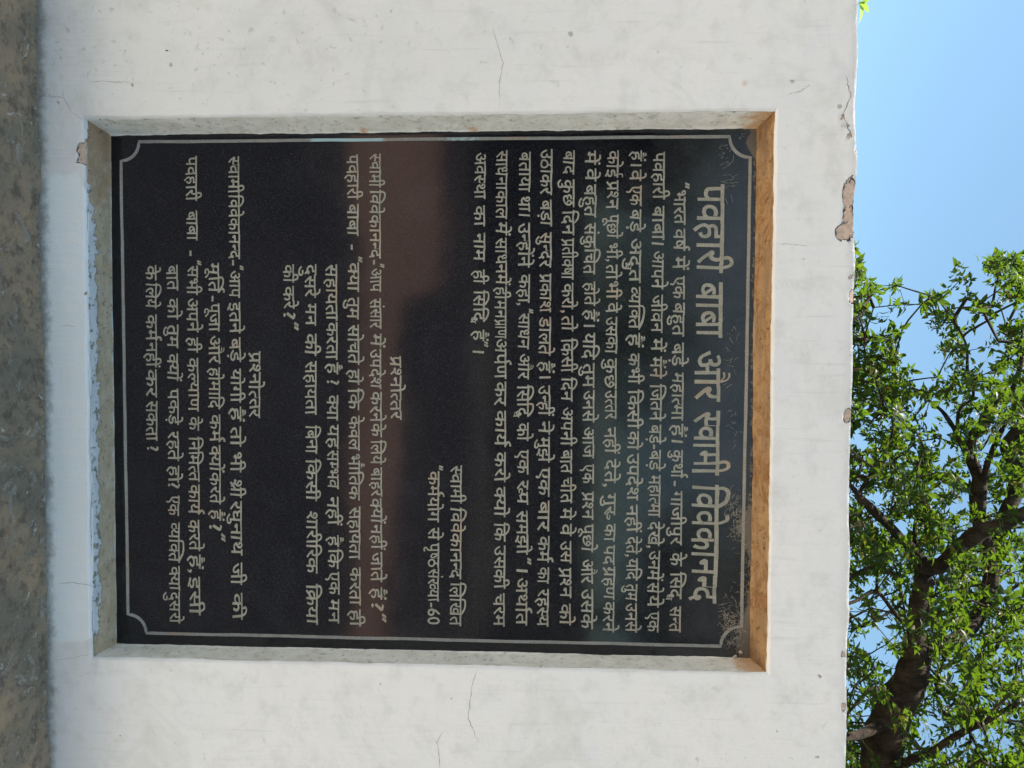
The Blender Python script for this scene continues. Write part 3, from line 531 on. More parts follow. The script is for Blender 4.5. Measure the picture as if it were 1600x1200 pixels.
# ---- Devanagari letter shapes, outlines in thousandths of an em (drawn without any shaping engine, so composed here)
GLY = json.loads(r'''{",":[[165,104,106,134,55,115,35,66,52,19,85,4,83,-46,49,-96,49,-137,156,-66,186,26]],"-":[[293,277,30,277,30,164,293,164]],"0":[[418,601,250,703,82,601,20,341,82,81,250,-21,418,81,480,341],[170,524,250,585,330,524,362,341,330,158,250,97,170,158,138,341]],"6":[[390,615,318,706,105,487,34,233,97,51,264,-20,413,44,476,195,418,344,275,404,211,395,190,386,254,499],[203,284,253,291,327,263,356,196,329,123,259,95,175,139,157,259]],"?":[[262,650,124,704,64,581,102,589,125,591,166,575,181,534,127,410,70,268,85,206,143,159,219,339,301,546],[204,101,154,122,104,101,83,51,104,1,154,-20,204,1,225,51]],"ँ":[[-116,902,-139,906,-161,902,-181,889,-194,870,-198,847,-194,824,-181,804,-162,791,-139,787,-116,791,-96,804,-83,824,-79,847,-83,870,-96,889],[82,869,-11,902,-33,833,-57,791,-89,766,-135,757,-180,765,-216,789,-246,831,-278,899,-366,869,-321,776,-270,717,-209,682,-138,670,-64,681,-1,714,47,773]],"ं":[[-105,835,-130,840,-155,835,-176,820,-190,798,-195,772,-190,746,-176,724,-155,709,-130,704,-105,709,-84,724,-70,746,-65,772,-70,798,-84,820]],"अ":[[370,632,298,642,250,639,208,630,171,617,133,599,165,511,208,531,238,542,268,550,302,552,328,548,350,538,365,521,370,494,364,465,345,443,310,428,244,420,251,330,291,333,315,336,340,314,362,287,376,259,381,227,376,198,361,179,337,167,306,163,251,177,201,221,153,292,105,395,15,362,85,224,152,137,227,87,312,70,377,79,431,106,468,153,480,218,476,253,470,271,478,270,498,269,524,270,548,272,572,275,584,278,584,-10,685,-10,685,541,789,541,789,632,511,632,511,541,584,541,584,371,566,367,542,363,516,361,486,360,450,361,417,365,410,372,406,375,451,421,469,495,458,553,424,601]],"आ":[[370,632,298,642,250,639,208,630,171,617,133,599,165,511,208,531,238,542,268,550,302,552,328,548,350,538,365,521,370,494,364,465,345,443,310,428,244,420,251,330,291,333,315,336,340,314,362,287,376,259,381,227,376,198,361,179,337,167,306,163,251,177,201,221,153,292,105,395,15,362,85,224,152,137,227,87,312,70,377,79,431,106,468,153,480,218,476,253,470,271,478,270,498,269,524,270,548,272,572,275,584,278,584,-10,685,-10,685,541,843,541,843,-10,944,-10,944,541,1048,541,1048,632,511,632,511,541,584,541,584,371,566,367,542,363,516,361,486,360,450,361,417,365,410,372,406,375,451,421,469,495,458,553,424,601]],"इ":[[515,632,-10,632,-10,541,304,541,304,475,221,475,176,473,139,467,108,457,81,441,64,425,51,404,43,380,40,352,48,301,74,257,111,220,160,186,189,198,215,205,243,210,271,212,309,208,335,196,351,178,356,153,347,120,322,97,279,83,219,78,208,78,198,80,172,100,147,115,124,123,101,126,74,122,54,109,42,89,38,64,48,31,78,9,121,-3,173,-9,218,-36,268,-64,322,-92,387,-123,429,-34,385,-20,353,-10,322,2,360,12,412,44,446,92,457,154,444,217,404,264,346,294,275,304,221,300,177,288,166,298,152,312,143,328,140,347,143,362,152,373,159,378,169,381,185,383,211,384,405,384,405,541,515,541]],"ई":[[428,884,398,886,340,878,294,855,263,816,253,762,256,727,267,691,283,655,299,625,357,625,344,645,327,679,317,712,313,747,319,782,337,812,366,831,405,837,428,835,449,831,468,823,476,820,492,867,479,872,455,880],[515,632,-10,632,-10,541,304,541,304,475,221,475,176,473,139,467,108,457,81,441,64,425,51,404,43,380,40,352,48,301,74,257,111,220,160,186,189,198,215,205,243,210,271,212,309,208,335,196,351,178,356,153,347,120,322,97,279,83,219,78,208,78,198,80,172,100,147,115,124,123,101,126,74,122,54,109,42,89,38,64,48,31,78,9,121,-3,173,-9,218,-36,268,-64,322,-92,387,-123,429,-34,385,-20,353,-10,322,2,360,12,412,44,446,92,457,154,444,217,404,264,346,294,275,304,221,300,177,288,166,298,152,312,143,328,140,347,143,362,152,373,159,378,169,381,185,383,211,384,405,384,405,541,515,541]],"उ":[[573,632,-10,632,-10,541,348,541,365,528,380,510,391,488,394,463,386,425,363,398,321,381,248,373,255,283,299,286,326,290,357,262,383,230,399,196,404,160,398,123,381,101,355,88,320,84,279,92,241,115,204,154,170,206,139,269,106,351,16,319,65,206,112,124,162,63,214,22,270,-2,328,-10,376,-6,419,8,456,30,485,63,503,103,509,152,502,210,479,259,448,300,420,328,474,380,495,464,487,513,470,541,573,541]],"ऊ":[[790,632,-10,632,-10,541,348,541,365,528,380,510,391,488,394,463,386,425,363,398,321,381,248,373,255,283,299,286,326,290,357,262,383,230,399,196,404,160,398,123,381,101,355,88,320,84,279,92,241,115,204,154,170,206,139,269,106,351,16,319,65,206,112,124,162,63,214,22,270,-2,328,-10,376,-6,419,8,456,30,485,63,503,103,509,152,508,174,505,194,500,213,496,223,529,245,565,254,593,250,613,237,626,215,631,181,627,144,616,109,598,77,569,38,659,-13,695,42,716,90,727,137,731,185,720,250,687,301,636,333,573,343,538,340,505,331,472,316,448,301,444,305,434,316,423,326,474,380,495,464,487,513,470,541,790,541]],"ए":[[578,632,-10,632,-10,541,69,541,69,316,73,254,86,208,104,175,130,146,161,121,198,97,285,47,327,22,357,2,376,-13,386,-26,391,-40,393,-55,390,-75,382,-95,371,-116,353,-145,442,-198,462,-165,479,-132,492,-94,496,-53,489,-4,468,36,430,71,375,107,265,169,235,187,212,203,196,218,185,235,177,254,173,279,171,312,170,353,170,541,383,541,383,380,382,346,378,324,372,311,363,299,353,291,341,285,325,280,295,274,315,180,397,199,449,239,465,266,476,297,482,333,484,380,484,541,578,541]],"ओ":[[753,880,705,886,658,883,627,875,644,822,650,823,667,828,686,832,708,833,743,828,773,812,799,784,822,744,843,689,861,625,916,625,891,707,861,779,828,830,793,862],[370,632,298,642,250,639,208,630,171,617,133,599,165,511,208,531,238,542,268,550,302,552,328,548,350,538,365,521,370,494,364,465,345,443,310,428,244,420,251,330,291,333,315,336,340,314,362,287,376,259,381,227,376,198,361,179,337,167,306,163,251,177,201,221,153,292,105,395,15,362,85,224,152,137,227,87,312,70,377,79,431,106,468,153,480,218,476,253,470,271,478,270,498,269,524,270,548,272,572,275,584,278,584,-10,685,-10,685,541,843,541,843,-10,944,-10,944,541,1048,541,1048,632,511,632,511,541,584,541,584,371,566,367,542,363,516,361,486,360,450,361,417,365,410,372,406,375,451,421,469,495,458,553,424,601]],"औ":[[753,880,705,886,658,883,627,875,643,826,648,828,665,833,684,836,707,837,738,834,765,824,788,806,809,780,829,745,853,689,833,679,802,719,772,743,737,758,697,763,670,762,645,757,622,751,608,745,627,695,638,700,659,707,681,711,703,713,729,712,753,707,777,698,801,681,826,656,849,625,916,625,891,707,861,779,828,830,793,862],[370,632,298,642,250,639,208,630,171,617,133,599,165,511,208,531,238,542,268,550,302,552,328,548,350,538,365,521,370,494,364,465,345,443,310,428,244,420,251,330,291,333,315,336,340,314,362,287,376,259,381,227,376,198,361,179,337,167,306,163,251,177,201,221,153,292,105,395,15,362,85,224,152,137,227,87,312,70,377,79,431,106,468,153,480,218,476,253,470,271,478,270,498,269,524,270,548,272,572,275,584,278,584,-10,685,-10,685,541,843,541,843,-10,944,-10,944,541,1048,541,1048,632,511,632,511,541,584,541,584,371,566,367,542,363,516,361,486,360,450,361,417,365,410,372,406,375,451,421,469,495,458,553,424,601]],"क":[[787,632,-10,632,-10,541,361,541,361,264,334,240,302,218,267,203,228,198,194,204,164,221,144,250,137,292,144,330,166,357,200,375,249,381,269,380,291,378,313,375,342,369,350,462,322,467,297,470,269,473,243,474,161,462,94,425,50,366,36,290,42,235,62,189,94,153,133,128,178,113,226,108,275,113,316,127,350,146,361,154,361,-10,462,-10,462,254,513,303,563,320,589,315,609,300,621,275,626,237,622,198,611,157,593,119,565,77,655,25,690,85,711,138,722,190,726,239,715,311,682,365,632,398,569,409,501,396,462,368,462,541,787,541]],"ख":[[843,632,-10,632,-10,541,194,541,199,527,204,506,206,483,207,458,205,429,200,401,190,377,181,365,172,375,153,390,130,400,104,403,71,398,48,383,34,362,30,338,32,316,40,293,54,266,77,233,176,124,277,52,380,11,488,-3,531,-1,574,7,615,19,638,29,638,-10,739,-10,739,541,843,541],[304,511,295,541,638,541,638,285,619,270,594,256,565,245,534,242,499,247,471,260,453,283,447,316,453,350,471,374,500,389,540,394,557,393,575,391,592,388,619,382,627,471,601,477,576,480,551,482,530,483,457,473,397,440,359,388,346,319,352,273,369,233,396,199,432,175,474,159,521,154,560,157,596,164,627,176,638,182,638,128,607,111,569,99,531,91,490,89,399,100,318,133,244,186,182,251,227,277,271,322,299,382,308,458]],"ग":[[588,632,-10,632,-10,541,117,541,117,369,101,369,70,365,47,352,35,332,31,308,36,276,51,245,74,215,101,191,130,174,160,168,184,172,203,186,215,208,218,233,218,541,383,541,383,-10,484,-10,484,541,588,541]],"घ":[[615,632,-10,632,-10,541,39,541,35,528,32,497,38,454,57,414,86,381,113,364,101,350,87,324,79,295,76,265,89,201,127,151,186,118,259,108,311,112,355,122,393,139,411,149,411,-10,512,-10,512,541,615,541],[138,521,151,541,411,541,411,264,386,241,353,218,313,203,267,198,230,203,201,216,183,237,177,269,183,299,202,320,232,333,274,338,287,338,294,338,311,336,319,426,288,428,263,429,229,427,201,422,173,430,152,444,138,465,133,494]],"च":[[659,632,-10,632,-10,541,455,541,455,264,430,241,398,218,361,203,317,198,284,203,256,217,238,241,231,274,239,311,263,337,300,354,351,360,391,360,400,450,382,450,367,450,349,451,331,451,28,451,28,359,161,361,144,334,134,305,131,275,144,207,184,153,244,119,317,108,365,112,406,124,441,140,455,148,455,-10,555,-10,555,541,659,541]],"छ":[[725,632,-10,632,-10,541,445,541,445,488,403,475,367,445,344,404,337,356,347,303,376,256,427,217,507,185,549,267,489,287,458,308,440,332,434,358,437,378,446,394,462,405,487,409,519,402,543,382,559,350,564,310,555,248,528,193,486,146,432,111,367,88,296,80,252,85,219,98,199,118,192,147,213,192,277,208,288,208,295,208,311,206,319,296,301,298,290,299,278,300,266,300,231,298,202,291,175,300,152,313,139,329,134,349,153,390,213,405,231,404,249,402,265,398,291,391,299,480,274,487,250,490,226,492,206,493,137,485,82,459,45,417,33,359,39,316,58,278,88,246,118,228,109,217,99,194,93,170,91,146,104,84,143,34,208,1,296,-10,376,-3,448,17,510,48,563,89,606,137,637,191,657,249,663,308,654,375,628,428,587,465,545,484,545,541,725,541]],"ज":[[767,632,-10,632,-10,541,562,541,562,451,296,451,261,374,308,339,340,304,362,266,369,227,364,196,352,178,332,167,307,163,255,179,206,229,158,312,108,439,18,407,64,290,109,206,155,144,204,102,255,78,310,70,350,74,388,86,420,106,446,136,463,173,468,218,462,264,445,308,418,347,405,360,435,360,562,360,562,-10,663,-10,663,541,767,541]],"झ":[[781,632,-10,632,-10,541,304,541,304,475,218,475,172,473,136,467,107,457,81,441,64,425,51,404,43,380,40,352,48,301,74,257,111,220,160,186,189,198,215,205,243,210,271,212,309,208,335,196,351,178,356,153,347,120,322,97,279,83,219,78,208,78,198,80,172,100,147,115,124,123,101,126,74,122,54,109,42,89,38,64,48,31,78,9,121,-3,173,-9,218,-36,268,-64,322,-92,387,-123,429,-34,385,-20,353,-10,322,2,360,12,412,44,446,92,457,154,455,181,452,190,461,188,484,187,512,188,538,190,563,193,576,196,576,-10,677,-10,677,541,781,541],[405,384,405,541,576,541,576,291,532,282,480,278,444,279,412,281,382,285,354,291,317,301,275,304,221,300,177,288,166,298,152,312,143,328,140,347,143,362,152,373,159,378,169,381,185,383,211,384]],"ट":[[529,632,-10,632,-10,541,280,541,280,430,288,430,225,424,166,406,113,377,72,335,45,283,36,220,44,153,68,96,107,50,158,17,219,-3,286,-10,339,-7,391,4,440,19,495,41,461,135,410,111,372,96,332,87,283,84,245,88,210,98,180,116,156,141,141,174,136,214,149,268,187,310,210,322,238,331,273,337,316,339,381,339,381,541,529,541]],"ठ":[[610,632,-10,632,-10,541,280,541,280,430,287,430,225,424,166,406,113,376,72,334,45,281,36,216,54,120,108,49,192,4,297,-10,362,-5,422,11,473,39,514,79,540,132,549,198,538,270,503,334,448,386,381,420,381,541,610,541],[309,339,340,339,387,313,421,280,441,242,448,200,437,147,405,111,355,89,293,82,230,90,180,114,147,153,136,210,140,244,151,271,169,294,192,312,243,332]],"ड":[[602,632,-10,632,-10,541,391,541,391,475,308,475,263,473,226,467,195,457,168,441,151,425,138,404,130,380,127,352,135,301,161,257,198,220,247,186,276,198,302,205,330,210,358,212,396,208,422,196,438,178,443,153,417,102,336,84,268,92,207,115,150,156,87,220,10,159,82,87,157,35,242,1,337,-10,427,1,492,36,531,89,544,154,531,217,491,264,433,294,362,304,308,300,264,288,253,298,239,312,230,328,227,347,230,362,239,373,246,378,256,381,272,383,298,384,492,384,492,541,602,541]],"ढ":[[587,632,-10,632,-10,541,295,541,295,455,237,449,173,430,118,398,74,354,45,298,36,231,44,161,70,101,112,53,166,18,232,-3,307,-10,400,1,472,35,518,89,533,156,529,192,516,226,495,255,465,278,427,293,380,298,333,293,294,278,263,255,241,226,227,193,223,157,227,114,233,91,202,104,166,133,144,172,136,221,140,257,151,287,169,312,194,333,219,347,250,357,290,363,346,365,395,365,395,541,587,541],[357,206,385,211,407,207,423,197,434,180,438,157,430,126,407,102,370,86,330,81,320,106,316,140,321,170,335,192]],"ण":[[747,632,-10,632,-10,541,69,541,69,352,71,302,78,261,90,227,106,198,166,151,250,136,296,139,335,150,367,168,393,192,410,218,421,247,428,281,430,321,430,541,543,541,543,-10,644,-10,644,541,747,541],[170,353,170,541,329,541,329,353,328,316,326,290,321,271,313,255,289,234,249,227,227,229,210,235,197,244,186,256,179,273,174,293,171,319]],"त":[[594,632,-10,632,-10,541,390,541,390,409,272,409,210,406,160,397,120,382,86,359,66,337,49,309,39,277,35,242,41,193,60,146,88,103,124,61,166,21,217,-26,286,40,215,101,171,149,145,192,136,237,141,270,157,292,176,304,202,312,238,317,291,318,390,318,390,-10,491,-10,491,541,594,541]],"थ":[[214,637,172,642,120,635,76,611,46,572,36,519,46,464,77,423,125,396,196,379,206,468,141,489,124,522,127,537,136,548,151,555,171,558,201,552,224,536,239,508,245,467,236,422,210,385,160,355,70,329,105,235,157,173,226,135,308,122,361,126,406,137,445,153,462,163,462,-10,563,-10,563,541,666,541,666,632,380,632,380,541,462,541,462,280,433,254,399,232,360,218,314,213,271,217,239,229,214,250,197,271,253,299,304,343,336,399,346,469,340,523,321,566,291,600,255,624]],"द":[[544,632,-10,632,-10,541,285,541,285,466,233,463,180,453,134,435,95,409,71,383,52,352,40,315,36,272,42,217,59,171,85,133,119,104,158,83,200,69,244,61,287,58,302,58,317,60,331,61,347,40,364,6,384,-29,409,-71,495,-28,465,14,447,42,432,67,423,82,436,89,455,106,467,131,471,162,465,194,446,223,415,243,373,250,346,246,321,233,302,210,296,176,298,158,300,150,293,150,219,158,172,182,145,218,136,262,139,289,147,312,161,331,179,347,204,359,235,368,275,373,327,375,386,375,386,541,544,541]],"ध":[[239,635,187,642,126,632,76,600,43,552,32,493,40,439,64,395,100,362,133,345,123,332,111,306,103,279,101,250,114,186,152,136,210,103,283,93,337,96,381,107,417,123,435,133,435,-10,536,-10,536,541,640,541,640,632,373,632,373,541,435,541,435,249,410,226,377,203,339,188,292,183,255,188,226,201,207,223,201,254,207,283,226,304,256,318,299,323,311,323,319,323,335,321,344,411,325,413,313,414,300,415,288,415,253,413,223,407,199,411,175,418,155,429,140,444,130,463,126,489,131,517,144,539,162,553,184,558,202,555,212,548,218,537,220,526,219,517,216,507,211,498,195,480,274,429,310,481,321,531,311,576,282,612]],"न":[[579,632,-10,632,-10,541,375,541,375,379,97,379,66,375,43,362,31,342,27,318,32,286,47,255,70,226,96,201,125,184,153,178,177,182,197,195,210,216,214,243,214,288,375,288,375,-10,476,-10,476,541,579,541]],"प":[[593,632,-10,632,-10,541,69,541,69,358,72,300,81,254,98,218,121,187,146,166,178,150,214,140,254,136,299,139,338,150,372,165,388,174,388,-10,489,-10,489,541,593,541],[170,369,170,541,388,541,388,285,365,265,333,245,299,232,263,227,223,232,197,248,188,258,182,270,177,285,173,305,171,333]],"फ":[[796,632,-10,632,-10,541,69,541,69,354,72,301,80,259,95,223,117,190,141,169,172,151,208,140,248,136,290,140,327,151,358,167,369,174,369,-10,470,-10,470,253,521,303,571,320,597,315,617,300,630,275,635,237,631,198,620,157,602,119,574,77,664,25,699,85,720,138,731,190,735,239,724,311,691,365,641,398,578,409,542,406,510,395,480,379,470,370,470,541,796,541],[170,360,170,541,369,541,369,282,345,261,317,243,284,231,248,227,217,232,195,247,183,264,176,284,171,314]],"ब":[[595,632,-10,632,-10,541,391,541,391,260,377,246,367,238,249,384,268,385,292,384,317,382,340,379,372,373,380,462,358,467,340,469,320,471,300,472,281,474,264,474,173,462,100,426,52,366,36,286,43,236,63,192,94,156,136,130,186,113,241,108,294,112,339,123,376,139,391,148,391,-10,492,-10,492,541,595,541],[146,331,168,354,291,200,275,197,259,195,243,194,201,200,167,217,145,246,137,287]],"भ":[[211,639,174,642,123,635,78,614,46,575,36,520,48,460,84,417,140,392,219,377,229,469,172,476,143,487,129,501,124,521,127,536,135,547,149,555,169,558,202,551,224,532,232,517,238,496,242,467,243,426,243,331,223,331,193,328,171,316,158,299,154,278,157,256,166,233,180,210,197,189,216,170,238,155,261,144,283,141,306,145,325,159,338,181,342,212,342,240,523,240,523,-10,624,-10,624,541,727,541,727,632,392,632,392,541,523,541,523,331,342,331,342,437,339,493,330,536,316,568,298,593,273,616,244,631]],"म":[[622,632,-10,632,-10,541,116,541,116,331,99,331,68,328,46,316,33,299,29,278,32,256,42,232,55,210,73,189,92,170,114,155,137,144,159,141,181,145,200,159,213,181,217,212,217,240,418,240,418,-10,519,-10,519,541,622,541],[217,331,217,541,418,541,418,331]],"य":[[605,632,-10,632,-10,541,118,541,128,526,139,505,147,482,150,457,143,422,123,397,88,378,26,360,53,259,100,185,168,138,252,122,303,126,346,137,384,153,400,162,400,-10,501,-10,501,541,605,541],[242,501,226,541,400,541,400,278,374,255,341,233,303,218,259,213,218,219,186,236,160,264,142,298,221,349,250,444]],"र":[[434,632,-10,632,-10,541,232,541,236,531,241,511,245,490,246,468,242,434,229,404,208,379,183,362,172,375,153,390,130,400,104,403,71,398,48,383,34,362,30,341,32,321,37,301,48,279,67,250,95,215,131,174,174,129,223,80,277,30,342,-26,410,43,339,100,278,154,223,208,184,251,218,267,260,292,295,323,323,360,340,405,346,458,342,512,333,541,434,541]],"ल":[[703,632,-10,632,-10,541,498,541,498,436,416,422,354,382,325,402,288,421,248,432,204,436,166,432,127,420,91,398,61,367,41,326,35,275,42,221,64,171,98,123,142,76,193,29,255,-26,324,40,262,94,217,134,181,170,156,204,141,237,136,271,141,300,155,323,177,338,209,343,235,340,259,333,282,321,298,310,284,279,266,225,362,196,384,257,405,295,427,320,450,335,472,343,494,346,498,-10,599,-10,599,541,703,541]],"व":[[581,632,-10,632,-10,541,377,541,377,264,353,242,320,219,281,203,235,198,196,204,165,220,144,247,137,287,145,327,168,356,207,375,259,381,282,380,305,378,327,375,358,369,365,462,344,467,327,469,308,471,288,472,270,474,254,474,167,462,97,426,51,366,36,286,42,236,62,192,93,157,133,130,180,113,233,108,284,112,327,123,363,139,377,147,377,-10,477,-10,477,541,581,541]],"श":[[252,636,204,642,142,634,95,608,65,567,56,517,68,459,106,410,167,375,260,358,282,449,223,454,189,463,168,475,156,489,150,503,148,516,151,533,160,545,175,553,199,556,237,548,268,526,288,490,295,443,287,386,265,341,231,307,192,288,169,304,145,316,124,322,104,324,75,320,51,307,35,285,30,255,37,223,57,198,87,184,122,179,152,180,176,183,210,153,250,111,294,58,348,-15,428,41,388,94,348,141,305,187,270,220,315,253,358,307,385,371,394,440,387,501,367,552,336,591,297,619],[705,632,411,632,411,541,500,541,500,-10,601,-10,601,541,705,541]],"ष":[[603,632,-10,632,-10,541,69,541,69,358,72,300,81,254,98,218,121,187,146,166,178,150,214,140,254,136,302,140,344,151,380,166,398,175,398,-10,499,-10,499,541,603,541],[398,316,225,541,398,541],[169,369,169,478,345,249,333,243,310,235,286,229,262,227,222,232,196,248,187,258,181,270,176,285,172,305,170,333]],"स":[[701,632,-10,632,-10,541,194,541,198,531,203,510,206,486,207,458,205,429,200,401,190,377,181,365,172,375,153,390,130,400,104,403,71,398,48,383,34,362,30,341,31,321,36,302,46,279,65,250,91,216,125,174,167,129,213,80,265,30,326,-26,395,43,327,100,271,153,219,207,183,250,195,256,213,266,246,257,290,249,336,243,380,241,417,242,449,244,479,249,496,253,496,-10,597,-10,597,541,701,541],[297,535,295,541,496,541,496,347,471,341,439,336,406,333,369,332,316,335,279,341,286,352,298,382,306,417,308,458,307,487,303,513]],"ह":[[556,632,-10,632,-10,541,351,541,351,475,229,475,190,473,156,467,126,457,100,441,83,425,70,404,62,380,59,352,63,318,73,288,89,262,101,248,84,231,65,202,52,168,48,130,61,53,99,-15,160,-80,248,-156,317,-88,247,-33,204,7,175,39,159,68,151,95,148,123,156,163,181,192,222,212,280,219,334,214,368,199,386,177,393,148,388,124,373,106,349,91,308,75,342,-11,410,15,455,50,482,97,491,153,486,193,469,230,441,263,401,288,349,305,284,310,230,306,186,295,178,303,168,317,161,331,159,347,162,362,171,373,178,378,188,381,204,383,230,384,452,384,452,541,556,541]],"़":[[-258,-71,-283,-66,-308,-71,-329,-86,-343,-108,-348,-134,-343,-161,-329,-183,-308,-197,-283,-202,-258,-197,-237,-183,-222,-161,-218,-134,-223,-108,-237,-86]],"ा":[[283,632,-10,632,-10,541,79,541,79,-10,180,-10,180,541,283,541]],"ि":[[402,887,266,906,176,894,104,857,58,799,43,725,45,694,51,666,60,641,64,632,-10,632,-10,541,79,541,79,-10,180,-10,180,541,283,541,283,632,171,632,162,645,153,665,146,688,144,713,153,755,180,786,223,807,282,814,454,763,616,605,724,605,625,737,522,828]],"ी":[[-3,899,-61,906,-131,895,-185,862,-219,811,-230,749,-228,713,-221,679,-209,646,-192,605,-89,605,-109,648,-119,675,-127,702,-129,733,-124,768,-110,794,-88,809,-57,815,-13,804,20,770,49,709,73,632,-10,632,-10,541,79,541,79,-10,180,-10,180,541,283,541,283,632,170,632,146,712,117,783,84,837,45,876]],"ु":[[-66,11,-136,21,-195,15,-261,-6,-227,-92,-197,-79,-177,-72,-155,-68,-131,-67,-104,-71,-82,-81,-66,-98,-61,-121,-84,-169,-158,-186,-202,-182,-242,-172,-279,-154,-313,-128,-349,-94,-392,-44,-470,-98,-399,-176,-330,-231,-250,-266,-157,-278,-78,-268,-18,-237,20,-189,32,-129,21,-68,-13,-20]],"ू":[[-90,14,-162,21,-236,11,-294,-21,-331,-69,-343,-126,-332,-187,-297,-236,-243,-268,-173,-278,-144,-276,-114,-271,-86,-264,-50,-251,-82,-162,-112,-174,-132,-181,-154,-185,-178,-186,-205,-183,-228,-173,-243,-156,-249,-128,-243,-104,-227,-85,-198,-72,-156,-67,-91,-78,-33,-109,21,-161,80,-241,159,-192,117,-132,75,-83,28,-41,-27,-8]],"ृ":[[-71,-56,-80,30,-170,13,-228,-21,-264,-69,-276,-126,-265,-187,-230,-236,-176,-268,-106,-278,-65,-275,-29,-267,4,-255,40,-238,8,-150,-33,-170,-58,-180,-83,-185,-111,-187,-138,-183,-161,-173,-177,-157,-182,-132,-176,-106,-159,-85,-129,-68]],"े":[[-265,899,-318,906,-368,902,-422,889,-391,796,-367,804,-352,809,-335,812,-315,813,-286,809,-262,796,-240,772,-220,735,-199,682,-176,605,-81,605,-113,714,-145,788,-179,842,-219,879]],"ै":[[-265,899,-318,906,-368,902,-422,889,-392,800,-368,809,-354,813,-337,816,-316,817,-290,814,-268,806,-249,792,-230,769,-212,736,-207,733,-184,705,-196,699,-212,736],[-281,777,-326,783,-355,781,-382,777,-408,769,-441,757,-408,669,-378,681,-358,687,-339,692,-320,693,-296,692,-275,688,-255,680,-235,666,-212,643,-184,605,-81,605,-113,714]],"ो":[[-6,899,-59,906,-109,902,-163,889,-132,796,-108,804,-93,809,-76,812,-56,813,-27,809,-3,796,19,772,39,735,60,682,83,605,178,605,146,714,114,788,80,842,40,879],[283,632,-10,632,-10,541,79,541,79,-10,180,-10,180,541,283,541]],"ौ":[[-6,899,-59,906,-109,902,-163,889,-133,800,-109,809,-95,813,-78,816,-57,817,-31,814,-9,806,10,792,29,769,47,736,52,733,75,705,63,699,47,736],[-22,777,-67,783,-96,781,-123,777,-149,769,-182,757,-149,669,-119,681,-99,687,-80,692,-61,693,-37,692,-16,688,4,680,24,666,47,643,75,605,178,605,146,714],[283,632,-10,632,-10,541,79,541,79,-10,180,-10,180,541,283,541]],"्":[[-65,-36,-131,-29,-157,-30,-190,-36,-175,-130,-156,-126,-146,-124,-136,-123,-126,-123,-64,-132,-12,-159,36,-205,92,-282,165,-229,124,-172,85,-126,41,-86,-8,-55]],"ड़":[[602,632,-10,632,-10,541,391,541,391,475,308,475,263,473,226,467,195,457,168,441,151,425,138,404,130,380,127,352,135,301,161,257,198,220,247,186,276,198,302,205,330,210,358,212,396,208,422,196,438,178,443,153,417,102,336,84,268,92,207,115,150,156,87,220,10,159,82,87,157,35,242,1,337,-10,427,1,492,36,531,89,544,154,531,217,491,264,433,294,362,304,308,300,264,288,253,298,239,312,230,328,227,347,230,362,239,373,246,378,256,381,272,383,298,384,492,384,492,541,602,541],[337,-71,312,-66,287,-71,266,-86,252,-108,247,-134,252,-161,266,-183,287,-197,312,-202,337,-197,358,-183,373,-161,377,-134,372,-108,358,-86]],"ढ़":[[587,632,-10,632,-10,541,295,541,295,455,237,449,173,430,118,398,74,354,45,298,36,231,44,161,70,101,112,53,166,18,232,-3,307,-10,400,1,472,35,518,89,533,156,529,192,516,226,495,255,465,278,427,293,380,298,333,293,294,278,263,255,241,226,227,193,223,157,227,114,233,91,202,104,166,133,144,172,136,221,140,257,151,287,169,312,194,333,219,347,250,357,290,363,346,365,395,365,395,541,587,541],[357,206,385,211,407,207,423,197,434,180,438,157,430,126,407,102,370,86,330,81,320,106,316,140,321,170,335,192],[301,-71,276,-66,251,-71,230,-86,216,-108,211,-134,216,-161,230,-183,251,-197,276,-202,301,-197,322,-183,337,-161,341,-134,336,-108,322,-86]],"।":[[285,632,184,632,184,-10,285,-10]]}''')
GL = {k: [np.array(l, float).reshape(-1, 2) / 1000 for l in v] for k, v in GLY.items()}
def bar(p):                                             # polyline -> outline of a stroke of given half width
    pts, h = p; pts = np.array(pts, float); d = np.gradient(pts, axis=0); d /= np.linalg.norm(d, axis=1)[:, None] + 1e-9
    nn = np.stack([-d[:, 1], d[:, 0]], -1) * h; return [np.vstack([pts + nn, (pts - nn)[::-1]])]
GL['reph'] = bar(([(-.06, .60), (-.15, .66), (-.19, .74), (-.17, .82), (-.10, .87), (-.01, .86)], .045))
GL['rakar'] = bar(([(0, .24), (-.12, .16), (-.24, .06), (-.33, -.02)], .045))
GL['“'] = bar(([(.06, .62), (.14, .84)], .035)) + bar(([(.19, .62), (.27, .84)], .035))
GL['”'] = GL['“']
CONS = set(chr(c) for c in range(0x915, 0x93a)) | {'\u095c', '\u095d'}
def adv(c):
    if c == 'ि': return .259
    if c in 'ुूृेैंँ्': return 0
    if c in '-,।?60': return {'-': .32, ',': .2, '।': .30, '?': .36, '6': .5, '0': .5}[c]
    if c in '“”': return .32
    return max(l[:, 0].max() for l in GL[c]) - .025
def stemR(c):
    p = np.vstack(GL[c]); s = p[(p[:, 1] < .02) & (p[:, 1] > -.03)]; return s[:, 0].max()
def clip(loops, cx):
    res = []
    for l in loops:
        o_ = []
        for a, b in zip(l, np.roll(l, -1, 0)):
            ia, ib = a[0] <= cx, b[0] <= cx
            if ia: o_.append(a)
            if ia != ib: t = (cx - a[0]) / (b[0] - a[0]); o_.append(a + (b - a) * t)
        if len(o_) > 2: res.append(np.array(o_))
    return res
